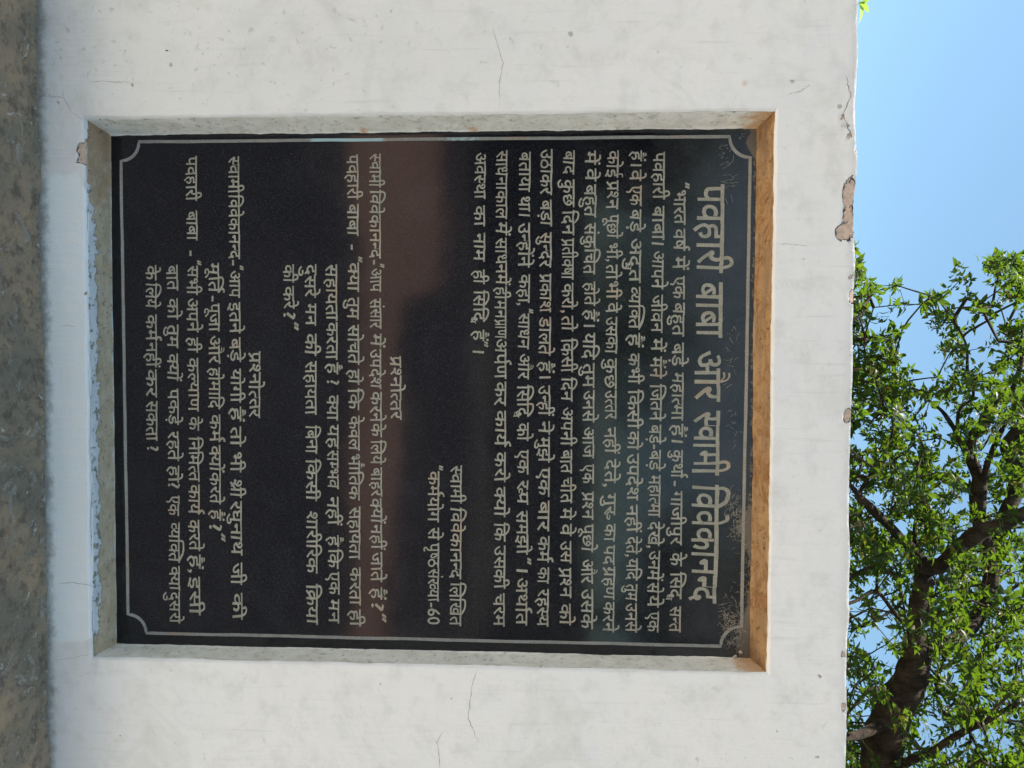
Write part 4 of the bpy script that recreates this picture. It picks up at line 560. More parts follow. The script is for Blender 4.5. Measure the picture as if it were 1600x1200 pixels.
def shape(word):
    word = word.replace('ड़', '\u095c').replace('ढ़', '\u095d')
    G = []; x = 0.0; i = 0
    def put(key, loops, dx, dy=0.0, sx=1.0, sy=1.0): G.append((key, loops, dx, dy, sx, sy))
    while i < len(word):
        c = word[i]
        if c not in CONS:
            if c in 'अआइईउऊएओऔ':
                put(c, GL[c], x); x += adv(c); i += 1
                while i < len(word) and word[i] in 'ंे': put(word[i], GL[word[i]], x + (.1 if word[i] == 'ं' else 0)); i += 1
                continue
            if c == '”': put(c, GL[c], x); x += adv(c); i += 1; continue
            put(c, GL[c], x); x += adv(c); i += 1; continue
        cs = [c]; i += 1
        while i + 1 < len(word) and word[i] == '्' and word[i + 1] in CONS: cs.append(word[i + 1]); i += 2
        ms = []
        while i < len(word) and word[i] in 'ािीुूृेैोौंँ्': ms.append(word[i]); i += 1
        reph = len(cs) > 1 and cs[0] == 'र'
        if reph: cs = cs[1:]
        rak = len(cs) > 1 and cs[-1] == 'र'
        if rak: cs = cs[:-1]
        mi = None
        if 'ि' in ms: mi = x; x += .259
        x0 = x
        if len(cs) > 1 and cs[0] == 'द':
            put('द', GL['द'], x); k = cs[1]; put(k, GL[k], x + .22, -.20, .62, .50); x += adv('द') + .06
            base_c = 'द'
        else:
            for k in cs[:-1]:
                cx = .545 if k == 'क' else stemR(k) - .105
                if k in 'टठडढदह': cx = adv(k)
                if k == 'ख':
                    put('र', GL['र'], x); x += .30; cx = stemR('व') - .105; put('वhalf', clip(GL['व'], cx), x); x += cx - .012; continue
                put(k + 'half', clip(GL[k], cx), x); x += cx - .012
            base_c = cs[-1]; put(base_c, GL[base_c], x)
            sx_ = x + stemR(base_c) - .05 if base_c != 'र' else x + .25
            if rak: put('rakar', GL['rakar'], (x + stemR(base_c) - .08))
            x += adv(base_c)
        sh = {'क': -.27, 'फ': -.27}.get(base_c, 0)
        if mi is not None:
            tx = (x + sh - .06) - mi; l = [q.copy() for q in GL['ि']]
            for q in l:
                m_ = q[:, 0] > .19; q[m_, 0] = .19 + (q[m_, 0] - .19) * max(.6, (tx - .19) / (.704 - .19))
            put('ि%.2f' % tx, l, mi)
        top = False
        for k in ms:
            if k == 'ि': top = True; continue
            if k == 'ौ': put('ा', GL['ा'], x); x += adv('ा'); put('ै', GL['ै'], x + .02); sh = 0; top = True; continue
            if k in 'ाीोौ': put(k, GL[k], x); x += adv(k); sh = 0; top = k != 'ा'; continue
            if k in 'ेै': put(k, GL[k], x + sh); top = True; continue
            if k in 'ुूृ्':
                if base_c == 'र' and k in 'ुू': put(k, GL[k], x + .20, .33, .8, .8); x += .1
                else: put(k, GL[k], x + sh + (.02 if base_c == 'ह' else 0), -.10 if base_c in 'हद' else 0)
                continue
            if k in 'ंँ': put(k, GL[k], x + sh + (.10 if top else 0), .02)
        if reph: put('reph', GL['reph'], x + (0 if base_c != 'क' or len(ms) else -.25))
    return G, x

_fill = {}
def fill(key, loops):                                   # triangulate once per letter shape
    if key in _fill: return _fill[key]
    cu = bpy.data.curves.new('g', 'CURVE'); cu.dimensions = '2D'; cu.fill_mode = 'BOTH'
    for l in loops:
        s = cu.splines.new('POLY'); s.points.add(len(l) - 1); s.use_cyclic_u = True
        s.points.foreach_set('co', np.hstack([l, np.zeros((len(l), 1)), np.ones((len(l), 1))]).ravel())
    ob = bpy.data.objects.new('g', cu); COL.objects.link(ob)
    me = bpy.data.meshes.new_from_object(ob.evaluated_get(bpy.context.evaluated_depsgraph_get()))
    v = np.array([p.co[:2] for p in me.vertices]).reshape(-1, 2)
    f = []
    for p in me.polygons:
        idx = list(p.vertices)
        if p.normal.z < 0: idx = idx[::-1]
        f.append(idx)
    bpy.data.objects.remove(ob); bpy.data.curves.remove(cu); bpy.data.meshes.remove(me)
    _fill[key] = (v, f); return _fill[key]

# each line: headline position in the photo at the start and end of the line (px of x at y=240 and y=980), letter size (em, px), words with their extent
LINES = [
 (1131, 1117, 62, 'T', [('पवहारी', 288, 427), ('बाबा', 441, 528), ('और', 548, 628), ('स्वामी', 642, 743), ('विवेकानन्द', 757, 943)]),
 (1071, 1063, 27.5, '', [('“', 285, 295), ('भारत', 297, 351), ('वर्ष', 357, 392), ('में', 400, 422), ('एक', 431, 468), ('बहुत', 473, 526), ('बड़े', 535, 573), ('महात्मा', 582, 657), ('हैं।', 662, 692), ('कुर्था', 703, 747), ('-', 752, 760), ('गाजीपुर', 767, 852), ('के', 863, 885), ('सिद्ध', 893, 938), ('सन्त', 947, 988)]),
 (1038, 1028, 27.5, '', [('पवहारी', 237, 312), ('बाबा।', 322, 383), ('आपने', 392, 452), ('जीवन', 460, 520), ('में', 528, 550), ('मैंने', 557, 592), ('जितने', 600, 658), ('बड़े', 663, 694), ('-', 695, 702), ('बड़े', 703, 736), ('महात्मा', 742, 808), ('देखे,', 815, 857), ('उनमें', 860, 908), ('से', 910, 928), ('ये', 929, 949), ('एक', 955, 988)]),
 (1002, 994, 27.5, '', [('हैं।', 235, 260), ('वे', 265, 283), ('एक', 290, 322), ('बड़े', 327, 363), ('अद्भुत', 372, 442), ('व्यक्ति', 448, 515), ('हैं', 520, 543), ('कभी', 552, 600), ('किसी', 608, 670), ('को', 673, 703), ('उपदेश', 708, 782), ('नहीं', 788, 832), ('देते,', 838, 870), ('यदि', 872, 907), ('तुम', 912, 939), ('उनसे', 942, 988)]),
 (966, 959, 27.5, '', [('कोई', 235, 278), ('प्रश्न', 282, 327), ('पूछो', 335, 373), ('भी,', 380, 409), ('तो', 413, 437), ('भी', 439, 468), ('वे', 472, 489), ('उसका', 495, 553), ('कुछ', 560, 608), ('उत्तर', 610, 655), ('नहीं', 667, 709), ('देते,', 717, 760), ('गुरु', 770, 812), ('का', 818, 846), ('पद', 852, 883), ('ग्रहण', 885, 937), ('करने', 940, 988)]),
 (931, 925, 27.5, '', [('में', 235, 258), ('वे', 263, 284), ('बहुत', 288, 340), ('संकुचित', 348, 429), ('होते', 440, 478), ('हैं।', 483, 511), ('यदि', 520, 562), ('तुम', 567, 606), ('उनसे', 609, 660), ('आज', 667, 716), ('एक', 725, 756), ('प्रश्न', 768, 812), ('पूछो', 818, 863), ('और', 873, 912), ('उसके', 920, 983)]),
 (897, 891, 27.5, '', [('बाद', 235, 273), ('कुछ', 280, 324), ('दिन', 328, 368), ('प्रतीक्षा', 372, 437), ('करो,', 442, 488), ('तो', 493, 518), ('किसी', 528, 582), ('दिन', 589, 628), ('अपनी', 637, 697), ('बात', 702, 740), ('चीत', 745, 786), ('मे', 793, 812), ('वे', 818, 838), ('उस', 845, 880), ('प्रश्न', 887, 934), ('को', 943, 977)]),
 (862, 856, 27.5, '', [('उठाकर', 233, 305), ('बड़ा', 312, 354), ('सुन्दर', 363, 418), ('प्रकाश', 427, 488), ('डालते', 495, 556), ('हैं।', 564, 591), ('उन्हीं', 602, 650), ('ने', 658, 679), ('मुझे', 682, 723), ('एक', 730, 776), ('बार', 782, 830), ('कर्म', 837, 879), ('का', 886, 912), ('रहस्य', 920, 979)]),
 (828, 823, 27.5, '', [('बताया', 237, 300), ('था।', 307, 338), ('उन्होंने', 348, 418), ('कहा,', 428, 478), ('“साधन', 482, 546), ('और', 553, 593), ('सिद्धि', 601, 653), ('को', 660, 689), ('एक', 702, 741), ('रूप', 750, 789), ('समझो', 798, 866), ('”।', 871, 894), ('अर्थात', 902, 977)]),
 (792, 788, 27.5, '', [('साधनाकाल', 235, 343), ('में', 347, 368), ('साधन', 371, 428), ('में', 428, 446), ('ही', 447, 469), ('मन', 469, 498), ('प्राण', 498, 529), ('अर्पण', 529, 592), ('कर', 596, 634), ('कार्य', 641, 698), ('करो', 706, 753), ('क्यो', 760, 808), ('कि', 816, 846), ('उसकी', 852, 920), ('चरम', 927, 979)]),
 (758, 753, 27.5, '', [('अवस्था', 238, 311), ('का', 321, 354), ('नाम', 364, 409), ('ही', 421, 444), ('सिद्धि', 453, 505), ('हैं”।', 515, 552)]),
 (722, 720, 27.5, '', [('स्वामी', 727, 787), ('विवेकानन्द', 793, 905), ('लिखित', 909, 978)]),
 (687, 685, 27.5, '', [('“', 727, 735), ('कर्मयोग', 736, 816), ('से', 824, 844), ('पृष्ठ', 848, 887), ('संख्या', 888, 940), ('-60', 942, 976)]),
 (626, 627, 27.5, '', [('प्रश्नोत्तर', 556, 656)]),
 (594, 597, 27.5, '', [('स्वामी', 240, 293), ('विवेकानन्द', 297, 404), ('-', 406, 414), ('“आप', 412, 456), ('संसार', 466, 514), ('में', 521, 543), ('उपदेश', 545, 608), ('करने', 612, 660), ('के', 661, 683), ('लिये', 687, 726), ('बाहर', 730, 776), ('क्यों', 778, 818), ('नहीं', 819, 859), ('जाते', 862, 909), ('हैं', 917, 937), ('?”', 943, 972)]),
 (559, 563, 27.5, '', [('पवहारी', 241, 312), ('बाबा', 319, 369), ('-', 382, 392), ('“क्या', 401, 456), ('तुम', 464, 499), ('सोचते', 507, 570), ('हो', 576, 601), ('कि', 606, 641), ('केवल', 649, 704), ('भौतिक', 709, 782), ('सहायता', 791, 874), ('करता', 886, 946), ('ही', 952, 979)]),
 (525, 530, 27.5, '', [('सहायता', 413, 501), ('करता', 503, 562), ('है', 566, 585), ('?', 594, 607), ('क्या', 617, 657), ('यह', 663, 701), ('सम्भव', 703, 764), ('नहीं', 776, 821), ('है', 836, 854), ('कि', 857, 889), ('एक', 893, 929), ('मन', 936, 974)]),
 (492, 496, 27.5, '', [('दुसरे', 413, 465), ('मन', 474, 509), ('की', 521, 556), ('सहायता', 564, 648), ('बिना', 664, 709), ('किसी', 716, 783), ('शारीरिक', 799, 896), ('क्रिया', 912, 976)]),
 (458, 462, 27.5, '', [('की', 413, 442), ('करे', 447, 483), ('?”', 488, 516)]),
 (405, 407, 27.5, '', [('प्रश्नोत्तर', 549, 653)]),
 (373, 379, 27.5, '', [('स्वामी', 244, 303), ('विवेकानन्द', 304, 405), ('-', 407, 415), ('“आप', 415, 466), ('इतने', 472, 521), ('बड़े', 527, 566), ('योगी', 576, 629), ('हैं', 635, 659), ('तो', 666, 698), ('भी', 706, 738), ('श्री', 749, 778), ('रघुनाथ', 782, 868), ('जी', 879, 914), ('की', 926, 968)]),
 (341, 346, 27.5, '', [('मूर्ति', 411, 458), ('-', 462, 472), ('पूजा', 474, 518), ('और', 524, 569), ('होमादि', 574, 640), ('कर्म', 647, 691), ('क्यों', 695, 738), ('करते', 738, 788), ('हैं', 796, 814), ('?”', 819, 846)]),
 (307, 313, 27.5, '', [('पवहारी', 244, 314), ('बाबा', 329, 376), ('-', 391, 402), ('“सभी', 407, 461), ('अपने', 466, 519), ('ही', 527, 551), ('कल्याण', 559, 643), ('के', 651, 673), ('निमित्त', 682, 753), ('कार्य', 757, 804), ('करते', 812, 861), ('हैं,', 866, 895), ('इसी', 901, 961)]),
 (276, 281, 27.5, '', [('बात', 414, 454), ('को', 466, 499), ('तुम', 507, 544), ('क्यों', 552, 596), ('पकड़े', 607, 664), ('रहते', 674, 720), ('हो', 727, 754), ('?', 755, 767), ('एक', 774, 806), ('व्यक्ति', 816, 879), ('क्या', 884, 923), ('दुसरो', 924, 974)]),
 (243, 247, 27.5, '', [('के', 414, 438), ('लिये', 442, 483), ('कर्म', 491, 533), ('नहीं', 534, 574), ('कर', 577, 621), ('सकता', 626, 689), ('?', 697, 709)]),
]
for (hx_a, hx_b, em, kind, words) in LINES:
    V, Fc, off, gi = [], [], 0, 0
    for (wd, y0, y1) in words:
        G, wid = shape(wd)
        if not G: continue
        xa, xb = wid, 0.0
        lo = min((q[:, 0] * g[4] + g[2]).min() for g in G for q in g[1]); hi = max((q[:, 0] * g[4] + g[2]).max() for g in G for q in g[1])
        h0 = hx_a + (hx_b - hx_a) * (y0 - 240) / 740; h1 = hx_a + (hx_b - hx_a) * (y1 - 240) / 740
        a = P2((h0, y0)); b = P2((h1, y1)); emm = em * .00105 * random.uniform(.97, 1.03)
        ex = (b - a) / (hi - lo); up = np.array([-(b - a)[1], (b - a)[0]]) / np.linalg.norm(b - a) * emm
        if wd in ('-', '?', '“'): ex = ex / np.linalg.norm(ex) * min(np.linalg.norm(ex), emm * 1.2)
        slant = random.uniform(-.02, .04)
        for (key, loops, dx, dy, sx, sy) in G:
            v, f = fill(key, loops); gi += 1; jy = random.gauss(0, .010); js = random.uniform(.96, 1.035); jl = random.gauss(0, .03)
            def tr(p, dep):
                xx = p[:, 0] * sx + dx - lo; yy = (p[:, 1] * sy + dy - .60) * js + jy
                xx = xx + (slant + jl) * yy
                wob = .0014 * (em / 27.5) ** .5
                q = a + np.outer(xx, ex) + np.outer(yy, up)
                q = q + wob * np.stack([fbm(q[:, 0] * 110, q[:, 1] * 110, 31, 2) - .5, fbm(q[:, 0] * 110, q[:, 1] * 110, 37, 2) - .5], -1)
                return np.stack([q[:, 0], np.full(len(q), dep), q[:, 1]], -1)
            y_ = YF - .0006 - (gi % 6) * .00003
            V.append(tr(v, y_)); Fc += [[k + off for k in ff_] for ff_ in f]; off += len(v)
            for l in loops:
                n = len(l); V.append(tr(l, y_))
                tg = np.roll(l, -1, 0) - np.roll(l, 1, 0); tg /= np.linalg.norm(tg, axis=1)[:, None] + 1e-9
                V.append(tr(l + np.stack([-tg[:, 1], tg[:, 0]], -1) * .016, YF + .0001))
                Fc += [[off + k, off + (k + 1) % n, off + n + (k + 1) % n, off + n + k] for k in range(n)]; off += 2 * n
    o = sub(mesh('title_line' if kind else 'inscription_line', np.vstack(V), Fc, M_LETTER, slab))

# ---------------------------------------------------------------- cobwebs and egg cases at the top corners of the slab
M_WEB = mat_simple('cobweb silk', (.50, .46, .38), (.42, .36, .28), 60, bump=.0003)
def fibres(name, label, specs):
    V, Fc = [], []
    for (px, py, spread, cnt, ln) in specs:
        for k in range(cnt):
            p = on_plane(px + random.gauss(0, spread * .35), py + random.gauss(0, spread), SY)
            p = p + np.array([0, -.001 - random.random() * .006, 0]); th = random.uniform(0, 6.28); L = random.uniform(.3, 1) * ln; nseg = 7; w_ = random.uniform(.00010, .00022)
            pts = [p]
            for j in range(nseg):
                th += random.gauss(0, .35); pts.append(pts[-1] + np.array([math.cos(th), random.gauss(0, .1), math.sin(th)]) * L / nseg)
            for j, q in enumerate(pts):
                b0 = len(V); 
                for e in range(3):
                    a = e * 2.094; V.append(q + w_ * np.array([-math.sin(th) * math.cos(a), math.sin(a), math.cos(th) * math.cos(a)]))
                if j:
                    for e in range(3): Fc.append((b0 - 3 + e, b0 - 3 + (e + 1) % 3, b0 + (e + 1) % 3, b0 + e))
    o = mesh(name, V, Fc, M_WEB); tag(o, label, 'cobweb', kind='stuff')
fibres('cobweb', 'dusty brown cobweb across the upper right corner of the black plaque',
       [(1135, 968, 14, 110, .011), (1150, 985, 16, 60, .014), (1160, 930, 22, 50, .010)])
fibres('cobweb', 'wispy cobweb strands over the top border above the last word of the title',
       [(1152, 820, 16, 60, .013), (1145, 790, 16, 40, .016), (1165, 860, 12, 20, .01)])
fibres('cobweb', 'pale cobweb threads near the upper left corner of the plaque', [(1160, 196, 12, 45, .008), (1130, 240, 12, 14, .008), (1140, 280, 16, 14, .02)])
fibres('cobweb', 'few loose threads over the black granite right of the middle of the title', [(1140, 560, 40, 18, .014), (1145, 660, 18, 16, .010)])
def pod(px, py, L, r, th, label):
    V, Fc = [], []; c = on_plane(px, py, SY - .003)
    for j in range(9):
        t = j / 8; rr = r * math.sin(math.pi * min(max(t, .04), .96)) ** .6 * (1 + .2 * math.sin(9 * t))
        for e in range(8):
            a = e * math.pi / 4; u = (t - .5) * L
            V.append(c + np.array([math.cos(th) * u - math.sin(th) * rr * math.cos(a), rr * math.sin(a) * .8, math.sin(th) * u + math.cos(th) * rr * math.cos(a)]))
    for j in range(8):
        for e in range(8): Fc.append((8*j+e, 8*j+(e+1) % 8, 8*j+8+(e+1) % 8, 8*j+8+e))
    Fc += [tuple(range(8))[::-1], tuple(range(64, 72))]
    tag(mesh('insect_cocoon', V, Fc, mat_simple('cocoon silk', (.60, .55, .50), (.42, .36, .32), 300, bump=.0005), smooth=True), label, 'cocoon', 'cocoons in the corner of the recess')
pod(1157, 1019, .006, .0032, .6, 'small pale round cocoon in the top right corner of the recess')
pod(1148, 1026, .0075, .0028, 2.2, 'pinkish oblong cocoon just below the pale round one')

# ---------------------------------------------------------------- the tree behind the wall
def tube(pts, rad, seg=8, wob=.0):
    pts = np.array(pts, float); V, Fc = [], []; n = len(pts); ref = np.array([.3, .9, .2])
    for j in range(n):
        d = pts[min(j + 1, n - 1)] - pts[max(j - 1, 0)]; d /= np.linalg.norm(d) + 1e-9
        u = np.cross(d, ref); u /= np.linalg.norm(u) + 1e-9; v = np.cross(d, u)
        for e in range(seg):
            a = 6.2832 * e / seg; r = rad[j] * (1 + wob * (random.random() - .5)); V.append(pts[j] + r * (u * math.cos(a) + v * math.sin(a)))
    for j in range(n - 1):
        for e in range(seg): Fc.append((j*seg+e, j*seg+(e+1) % seg, (j+1)*seg+(e+1) % seg, (j+1)*seg+e))
    Fc.append(tuple(range(seg))[::-1]); Fc.append(tuple(range((n-1)*seg, n*seg)))
    return V, Fc
def spline(pts, k=6):
    P = np.array(pts, float); P = np.vstack([2*P[0]-P[1], P, 2*P[-1]-P[-2]]); out_ = []
    for i in range(1, len(P) - 2):
        for j in range(k):
            t = j / k; a, b, c, d = P[i-1], P[i], P[i+1], P[i+2]
            out_.append(.5 * ((2*b) + (-a+c)*t + (2*a-5*b+4*c-d)*t*t + (-a+3*b-3*c+d)*t**3))
    out_.append(P[-2]); return np.array(out_)
def limb(knots):                                        # knots: (px, py, distance, width px)
    Q = spline([np.append(at(a, b, d), w_ * d / F * .5) for a, b, d, w_ in knots]); return Q[:, :3], np.maximum(Q[:, 3], .004)

TB = (5.2, 6.6, GZ)
tree = tag(empty('shade_tree', TB), 'leafy tree with crooked brown trunk and spreading limbs behind the wall', 'tree')
skel = []; 
def local(V): return np.array(V) - np.array(TB)
def add_limb(name, knots, seg=10):
    P, r = limb(knots) if not isinstance(knots, tuple) else knots
    P = P + np.stack([fbm(P[:, 0] * 3, P[:, 2] * 3, 1) - .5, 0 * r, fbm(P[:, 0] * 3, P[:, 2] * 3, 5) - .5], -1) * np.minimum(r, .08)[:, None] * 1.2
    r = r * (.86 + .4 * (fbm(P[:, 2] * 9, P[:, 0] * 9, 8) - .3))
    V, Fc = tube(P, r, seg, .12); mesh(name, local(V), Fc, M_BARK, tree, smooth=True); skel.append(P)
D0 = 7.0 + 1.2
TRUNK = [(1350, 1270, D0, 66), (1370, 1200, D0, 62), (1392, 1120, D0, 58), (1420, 1065, D0, 52), (1432, 1010, D0, 34), (1431, 960, D0, 28), (1439, 900, D0, 27), (1441, 872, D0, 26)]
P, r = limb(TRUNK)
base_ = np.array([TB, (5.15, 6.7, .8), (5.0, 6.9, 2.0), tuple(P[0])]); bs = spline(base_, 5)[:-1]
add_limb('trunk', (np.vstack([bs, P]), np.concatenate([np.linspace(.30, r[0], len(bs)), r])), 14)
LB = [
 [(1441, 880, D0, 22), (1425, 858, D0, 17), (1385, 818, D0-.1, 16), (1350, 785, D0-.2, 14), (1338, 768, D0-.3, 9), (1300, 730, D0-.4, 6)],
 [(1438, 885, D0, 26), (1475, 882, D0-.1, 26), (1505, 852, D0-.2, 26), (1540, 828, D0-.3, 24), (1580, 812, D0-.4, 22), (1640, 780, D0-.5, 20), (1740, 700, D0-.8, 12)],
 [(1438, 880, D0, 14), (1430, 850, D0, 9), (1428, 825, D0+.1, 7), (1434, 800, D0+.2, 4)],
 [(1425, 1060, D0, 40), (1455, 1010, D0+.5, 26), (1490, 1003, D0+.9, 24), (1530, 960, D0+1.2, 24), (1548, 900, D0+1.3, 25), (1532, 820, D0+1.3, 24), (1530, 760, D0+1.2, 22), (1520, 725, D0+1.2, 19), (1512, 700, D0+1.1, 16)],
 [(1515, 715, D0+1.1, 12), (1500, 690, D0+1, 9), (1488, 665, D0+1, 8), (1470, 640, D0+.9, 6), (1440, 618, D0+.9, 5), (1420, 600, D0+.9, 3)],
 [(1512, 705, D0+1.1, 18), (1518, 682, D0+1.1, 17), (1535, 665, D0+1, 17), (1545, 638, D0+1, 15), (1575, 618, D0+1, 11), (1590, 590, D0+.9, 8), (1600, 540, D0+.9, 6)],
 [(1495, 670, D0+1, 6), (1500, 640, D0+1, 5), (1520, 620, D0+1, 5), (1512, 580, D0+.9, 5), (1510, 540, D0+.8, 4), (1490, 500, D0+.8, 3)],
 [(1532, 760, D0+1.2, 12), (1545, 715, D0+.9, 9), (1560, 680, D0+.8, 8), (1580, 645, D0+.8, 7), (1600, 630, D0+.8, 6)],
 [(1548, 850, D0+1.3, 22), (1590, 750, D0+1.6, 26), (1582, 700, D0+1.6, 30), (1605, 672, D0+1.6, 34), (1680, 600, D0+1.6, 20), (1760, 500, D0+1.6, 8)],
 [(1360, 1220, D0, 30), (1430, 1185, D0-.4, 14), (1470, 1165, D0-.5, 12), (1500, 1145, D0-.6, 12), (1545, 1125, D0-.7, 9), (1620, 1080, D0-.9, 6)],
 [(1433, 990, D0, 10), (1400, 960, D0-.2, 7), (1370, 925, D0-.4, 7), (1335, 940, D0-.5, 6), (1290, 950, D0-.6, 5)],
 [(1405, 1095, D0, 10), (1370, 1075, D0-.3, 7), (1345, 1092, D0-.4, 5), (1320, 1120, D0-.5, 4)],
 [(1455, 910, D0+.1, 10), (1480, 908, D0+.4, 9), (1510, 900, D0+.6, 7), (1560, 925, D0+.8, 6), (1600, 910, D0+1, 5)],
 [(1340, 780, D0-.2, 8), (1360, 740, D0, 5), (1385, 700, D0+.1, 4), (1395, 660, D0+.1, 3), (1370, 600, D0, 3), (1350, 540, D0, 2.5), (1365, 480, D0, 2)],
 [(1395, 1120, D0, 24), (1330, 1150, D0-.5, 14), (1250, 1150, D0-1, 9)],
 [(1350, 1270, D0, 40), (1450, 1330, D0-.6, 26), (1600, 1320, D0-1, 18), (1750, 1250, D0-1.3, 10)],
]
for k in LB: add_limb('branch', k, 8)
SK = np.vstack(skel)

# crown: positions of the leaf whorls
def crown_ok(px, py, d):
    top = np.interp(px, [1050, 1335, 1352, 1372, 1400, 1420, 1445, 1470, 1500, 1530, 1575, 1600, 1700, 1900], [520, 392, 428, 442, 445, 478, 452, 448, 428, 408, 398, 380, 360, 400])
    ok = py > top + 9 * math.sin(px * .21) + 14 * math.sin(px * .083)
    if not ok: return False
    dn = fbm(px / 55, py / 55, d * 1.3, 3)
    p = .92
    # thin places where the sky shows
    for (cx, cy, rx, ry, s) in ((1448, 560, 42, 55, .80), (1395, 500, 22, 26, .35), (1462, 655, 36, 42, .72), (1560, 700, 22, 28, .6), (1412, 825, 14, 12, .9), (1375, 785, 22, 22, .5),
                                (1352, 990, 26, 34, .75), (1490, 925, 18, 14, .7), (1590, 905, 18, 25, .6), (1450, 1130, 26, 30, .6), (1590, 1045, 22, 22, .6), (1500, 1160, 40, 30, .55), (1345, 1160, 20, 26, .5), (1370, 780, 14, 14, .5), (1540, 810, 12, 18, .5), (1545, 1090, 16, 20, .5)):
        q = ((px - cx) / rx) ** 2 + ((py - cy) / ry) ** 2
        if q < 1.6: p *= 1 - s * min(1, 1.6 - q)
    if dn < .455: p *= .08
    elif dn < .50: p *= .45
    return random.random() < p
LPX = np.vstack([spline(k, 8) for k in LB] + [spline([(px_, py_, d_, w_) for px_, py_, d_, w_ in TRUNK], 8)])[:, [0, 1, 2, 3]]
CL = []
while len(CL) < 3300:
    if random.random() < .66: px, py = random.uniform(1290, 1640), random.uniform(385, 1290)
    else: px, py = random.uniform(1050, 2000), random.uniform(380, 1650)
    d = D0 + random.uniform(-1.5, 2.2)
    if py < 620 and px < 1640: d = D0 + random.uniform(-.6, 1.6)
    if crown_ok(px, py, d):
        q_ = np.hypot(LPX[:, 0] - px, LPX[:, 1] - py) - LPX[:, 3] * .5
        if np.any((q_ < 7) & (d < LPX[:, 2] + .1) & (LPX[:, 3] > 9)) and random.random() < .60: continue
        p = at(px, py, d)
        if p[2] > 1.4: CL.append(p)
CL = np.array(CL)
# twigs: every whorl hangs on the nearest limb or on a whorl already joined
nodes = [p for p in SK]; par = [-1] * len(nodes); NS = len(nodes)
dist0 = np.array([np.min(np.linalg.norm(SK - c, axis=1)) for c in CL]); order = np.argsort(dist0); CL = CL[order]
A = np.zeros((NS + len(CL), 3)); A[:NS] = SK; cnt = NS; par = np.full(NS + len(CL), -1)
for c in CL:
    dd = np.linalg.norm(A[:cnt] - c, axis=1); pen = np.where(np.arange(cnt) < NS, dd * .9, dd); j = int(np.argmin(pen))
    A[cnt] = c; par[cnt] = j; cnt += 1
load = np.ones(cnt)
for k in range(cnt - 1, NS - 1, -1): load[par[k]] += load[k]
TV, TF = [], []
for k in range(NS, cnt):
    a, b = A[par[k]], A[k]; L = np.linalg.norm(b - a)
    if L < 1e-4: continue
    mid = (a + b) / 2 + np.array([random.gauss(0, .07), random.gauss(0, .07), random.gauss(0, .05)]) * min(L, 1)
    r1 = .0032 * load[k] ** .42; r0 = r1 * 1.35
    v, f = tube([a, a * .45 + mid * .55, mid * .45 + b * .55, b], [r0, (r0 + r1) / 2, r1, r1 * .8], 4)
    o0 = len(TV); TV += v; TF += [tuple(q + o0 for q in ff_) for ff_ in f]
tag(mesh('twigs', local(TV), TF, M_BARK, tree), kind='stuff')
# whorl meshes
VAR = []
for s in range(8):
    V, Fc = [], []; nL = random.randint(10, 14)
    for k in range(nL):
        L = random.uniform(.055, .125); v, f = leaf_geo(L, L * random.uniform(.34, .50), random.uniform(.1, .4), random.uniform(.1, .5))
        yaw = k * 2.4 + random.gauss(0, .3); pitch = random.uniform(-.35, .8)
        v[:, 0] += .012; v = v @ rotm(yaw, pitch, random.gauss(0, .35)).T + np.array([random.gauss(0, .008), random.gauss(0, .008), -.028 * (k % 4) + random.gauss(0, .01)])
        o0 = len(V); V += v.tolist(); Fc += [tuple(q + o0 for q in ff_) for ff_ in f]
    me = bpy.data.meshes.new('leaf_cluster'); me.from_pydata(V, [], Fc); me.materials.append(M_LEAF); me.polygons.foreach_set('use_smooth', [True] * len(me.polygons)); VAR.append((np.array(V), Fc, me))
# the 300 whorls that show largest in the photograph are parts of their own
inv = AX.T
def proj(p): q = inv @ (p - CAM); return 800 + F * q[0] / q[2], 600 + F * q[1] / q[2], q[2]
info = []
for i, c in enumerate(CL):
    x, y, z = proj(c); vis = 1335 < x < 1600 and 0 < y < 1200; info.append((0 if vis else 1, z, i))
near = set(i for _, _, i in sorted(info)[:300])
V, Fc, off = [], [], 0
for i, c in enumerate(CL):
    vv, f, me = VAR[random.randrange(8)]; rz = random.uniform(0, 6.28); tl = random.gauss(0, .45); tl2 = random.gauss(0, .45); s = random.uniform(.8, 1.15)
    if i in near:
        o = bpy.data.objects.new('leaf_cluster', me); COL.objects.link(o); o.parent = tree; o.location = tuple(c - np.array(TB)); o.rotation_euler = (tl, tl2, rz); o.scale = (s,) * 3
    else:
        Rm = np.array(Matrix.Rotation(rz, 3, 'Z') @ Matrix.Rotation(tl2, 3, 'Y') @ Matrix.Rotation(tl, 3, 'X')); q = vv @ Rm.T * s + c
        V.append(q); Fc += [tuple(k + off for k in ff_) for ff_ in f]; off += len(q)
crown = tag(mesh('crown', local(np.vstack(V)), Fc, M_LEAF, tree, smooth=True), kind='stuff')

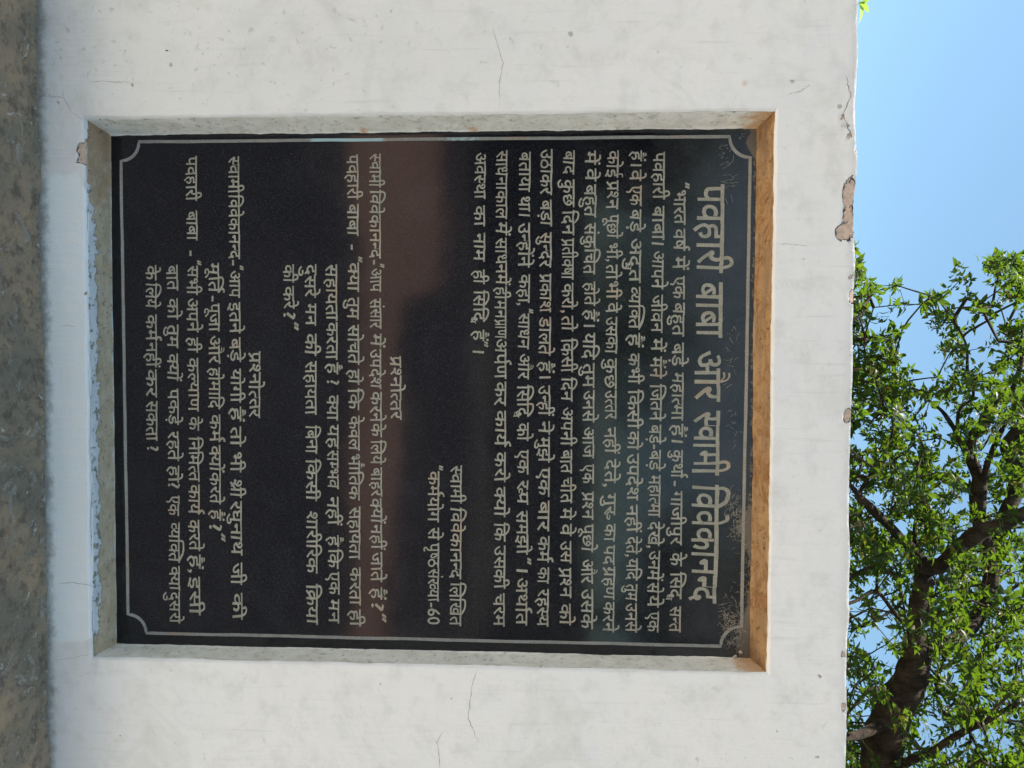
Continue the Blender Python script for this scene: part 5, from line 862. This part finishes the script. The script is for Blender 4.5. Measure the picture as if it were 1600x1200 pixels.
# two unseen whitewashed houses, added left and right to bounce sunlight onto the wall
def house(x0, x1, y0, y1, h, label, doors):
    c = (x0 + x1) / 2; t = tag(empty('added_bounce_house', (c, y1, GZ)), label, 'house', 'added houses that bounce light')
    def bx(name, a, b, mat):
        X0, Y0, Z0 = a; X1, Y1, Z1 = b
        v = [(X0, Y0, Z0), (X1, Y0, Z0), (X1, Y1, Z0), (X0, Y1, Z0), (X0, Y0, Z1), (X1, Y0, Z1), (X1, Y1, Z1), (X0, Y1, Z1)]
        v = [(q[0] - c, q[1] - y1, q[2] - GZ) for q in v]
        return mesh(name, v, [(0, 3, 2, 1), (4, 5, 6, 7), (0, 1, 5, 4), (1, 2, 6, 5), (2, 3, 7, 6), (3, 0, 4, 7)], mat, t)
    bx('wall', (x0, y0, GZ), (x1, y1, GZ + h), M_LIME)
    bx('parapet', (x0 - .1, y0 - .1, GZ + h + .002), (x1 + .1, y1 + .1, GZ + h + .35), M_LIME)
    for dx in doors:
        bx('door', (dx - .45, y1 + .002, GZ + .02), (dx + .45, y1 + .04, GZ + 2.0), M_BARK)
        bx('sunshade', (dx - .7, y1 + .003, GZ + 2.25), (dx + .7, y1 + .45, GZ + 2.33), M_LIME)
house(-13, -5.2, -13, -7.6, 3.6, 'added whitewashed house on the left of the courtyard, unseen, bouncing light onto the wall', (-11.5, -7.0))
house(5.6, 13, -13, -7.2, 3.6, 'added whitewashed house on the right of the courtyard, unseen, bouncing light onto the wall', (7.4, 11.6))
# trees opposite the wall, which the polished granite mirrors
def blob_tree(x, y, h, rad, label, n=1500):
    t = tag(empty('opposite_tree', (x, y, GZ)), label, 'tree', 'trees opposite the wall')
    v, f = tube(spline([(0, 0, 0), (.1, 0, h * .25), (-.05, .1, h * .5), (0, 0, h * .8)], 4), np.linspace(.22, .06, 13), 10, .1); mesh('trunk', v, f, M_BARK, t, smooth=True)
    V, Fc, off = [], [], 0
    for i in range(n):
        u = rng.normal(size=3); u /= np.linalg.norm(u); rr = random.random() ** .4
        p = u * rr * np.array([rad, rad, rad * .75]) * (.7 + .6 * fbm(u[0] * 2 + 5, u[1] * 2, u[2] * 2 + x)) + np.array([0, 0, h * .62])
        vv, f, me = VAR[i % 8]; a = random.uniform(0, 6.28); Rm = np.array(Matrix.Rotation(a, 3, 'Z') @ Matrix.Rotation(random.gauss(0, .6), 3, 'X')); q = vv @ Rm.T * 2.0 + p
        V.append(q); Fc += [tuple(k + off for k in ff_) for ff_ in f]; off += len(q)
    tag(mesh('crown', np.vstack(V), Fc, M_LEAF, t, smooth=True), kind='stuff')
blob_tree(4.0, -11.0, 6.0, 1.7, 'dark tree opposite the wall, mirrored in the upper right of the plaque')
blob_tree(-3.9, -11.0, 4.6, 1.6, 'dark tree opposite the wall, mirrored in the upper left of the plaque')
blob_tree(-.6, -15.0, 5.4, 2.2, 'added thin crowned tree beyond the boundary wall, breaking up the sky mirrored in the plaque', 420)  # unseen tree added to break up the sky's reflection
t = tag(empty('added_boundary_wall', (0, -10.5, GZ)), 'added weathered grey boundary wall opposite, giving the black plaque a dark reflection', 'wall')  # unseen wall added for a dark, bluish band in the reflection
for nm, (x0, x1, y0, y1, z0, z1) in (('masonry', (-5.2, 5.6, -.15, .15, 0, 1.55)), ('coping', (-5.2, 5.6, -.2, .2, 1.552, 1.65))):
    mesh(nm, [(x0, y0, z0), (x1, y0, z0), (x1, y1, z0), (x0, y1, z0), (x0, y0, z1), (x1, y0, z1), (x1, y1, z1), (x0, y1, z1)],
         [(0, 3, 2, 1), (4, 5, 6, 7), (0, 1, 5, 4), (1, 2, 6, 5), (2, 3, 7, 6), (3, 0, 4, 7)], M_STONE, t)
bpy.context.view_layer.update()
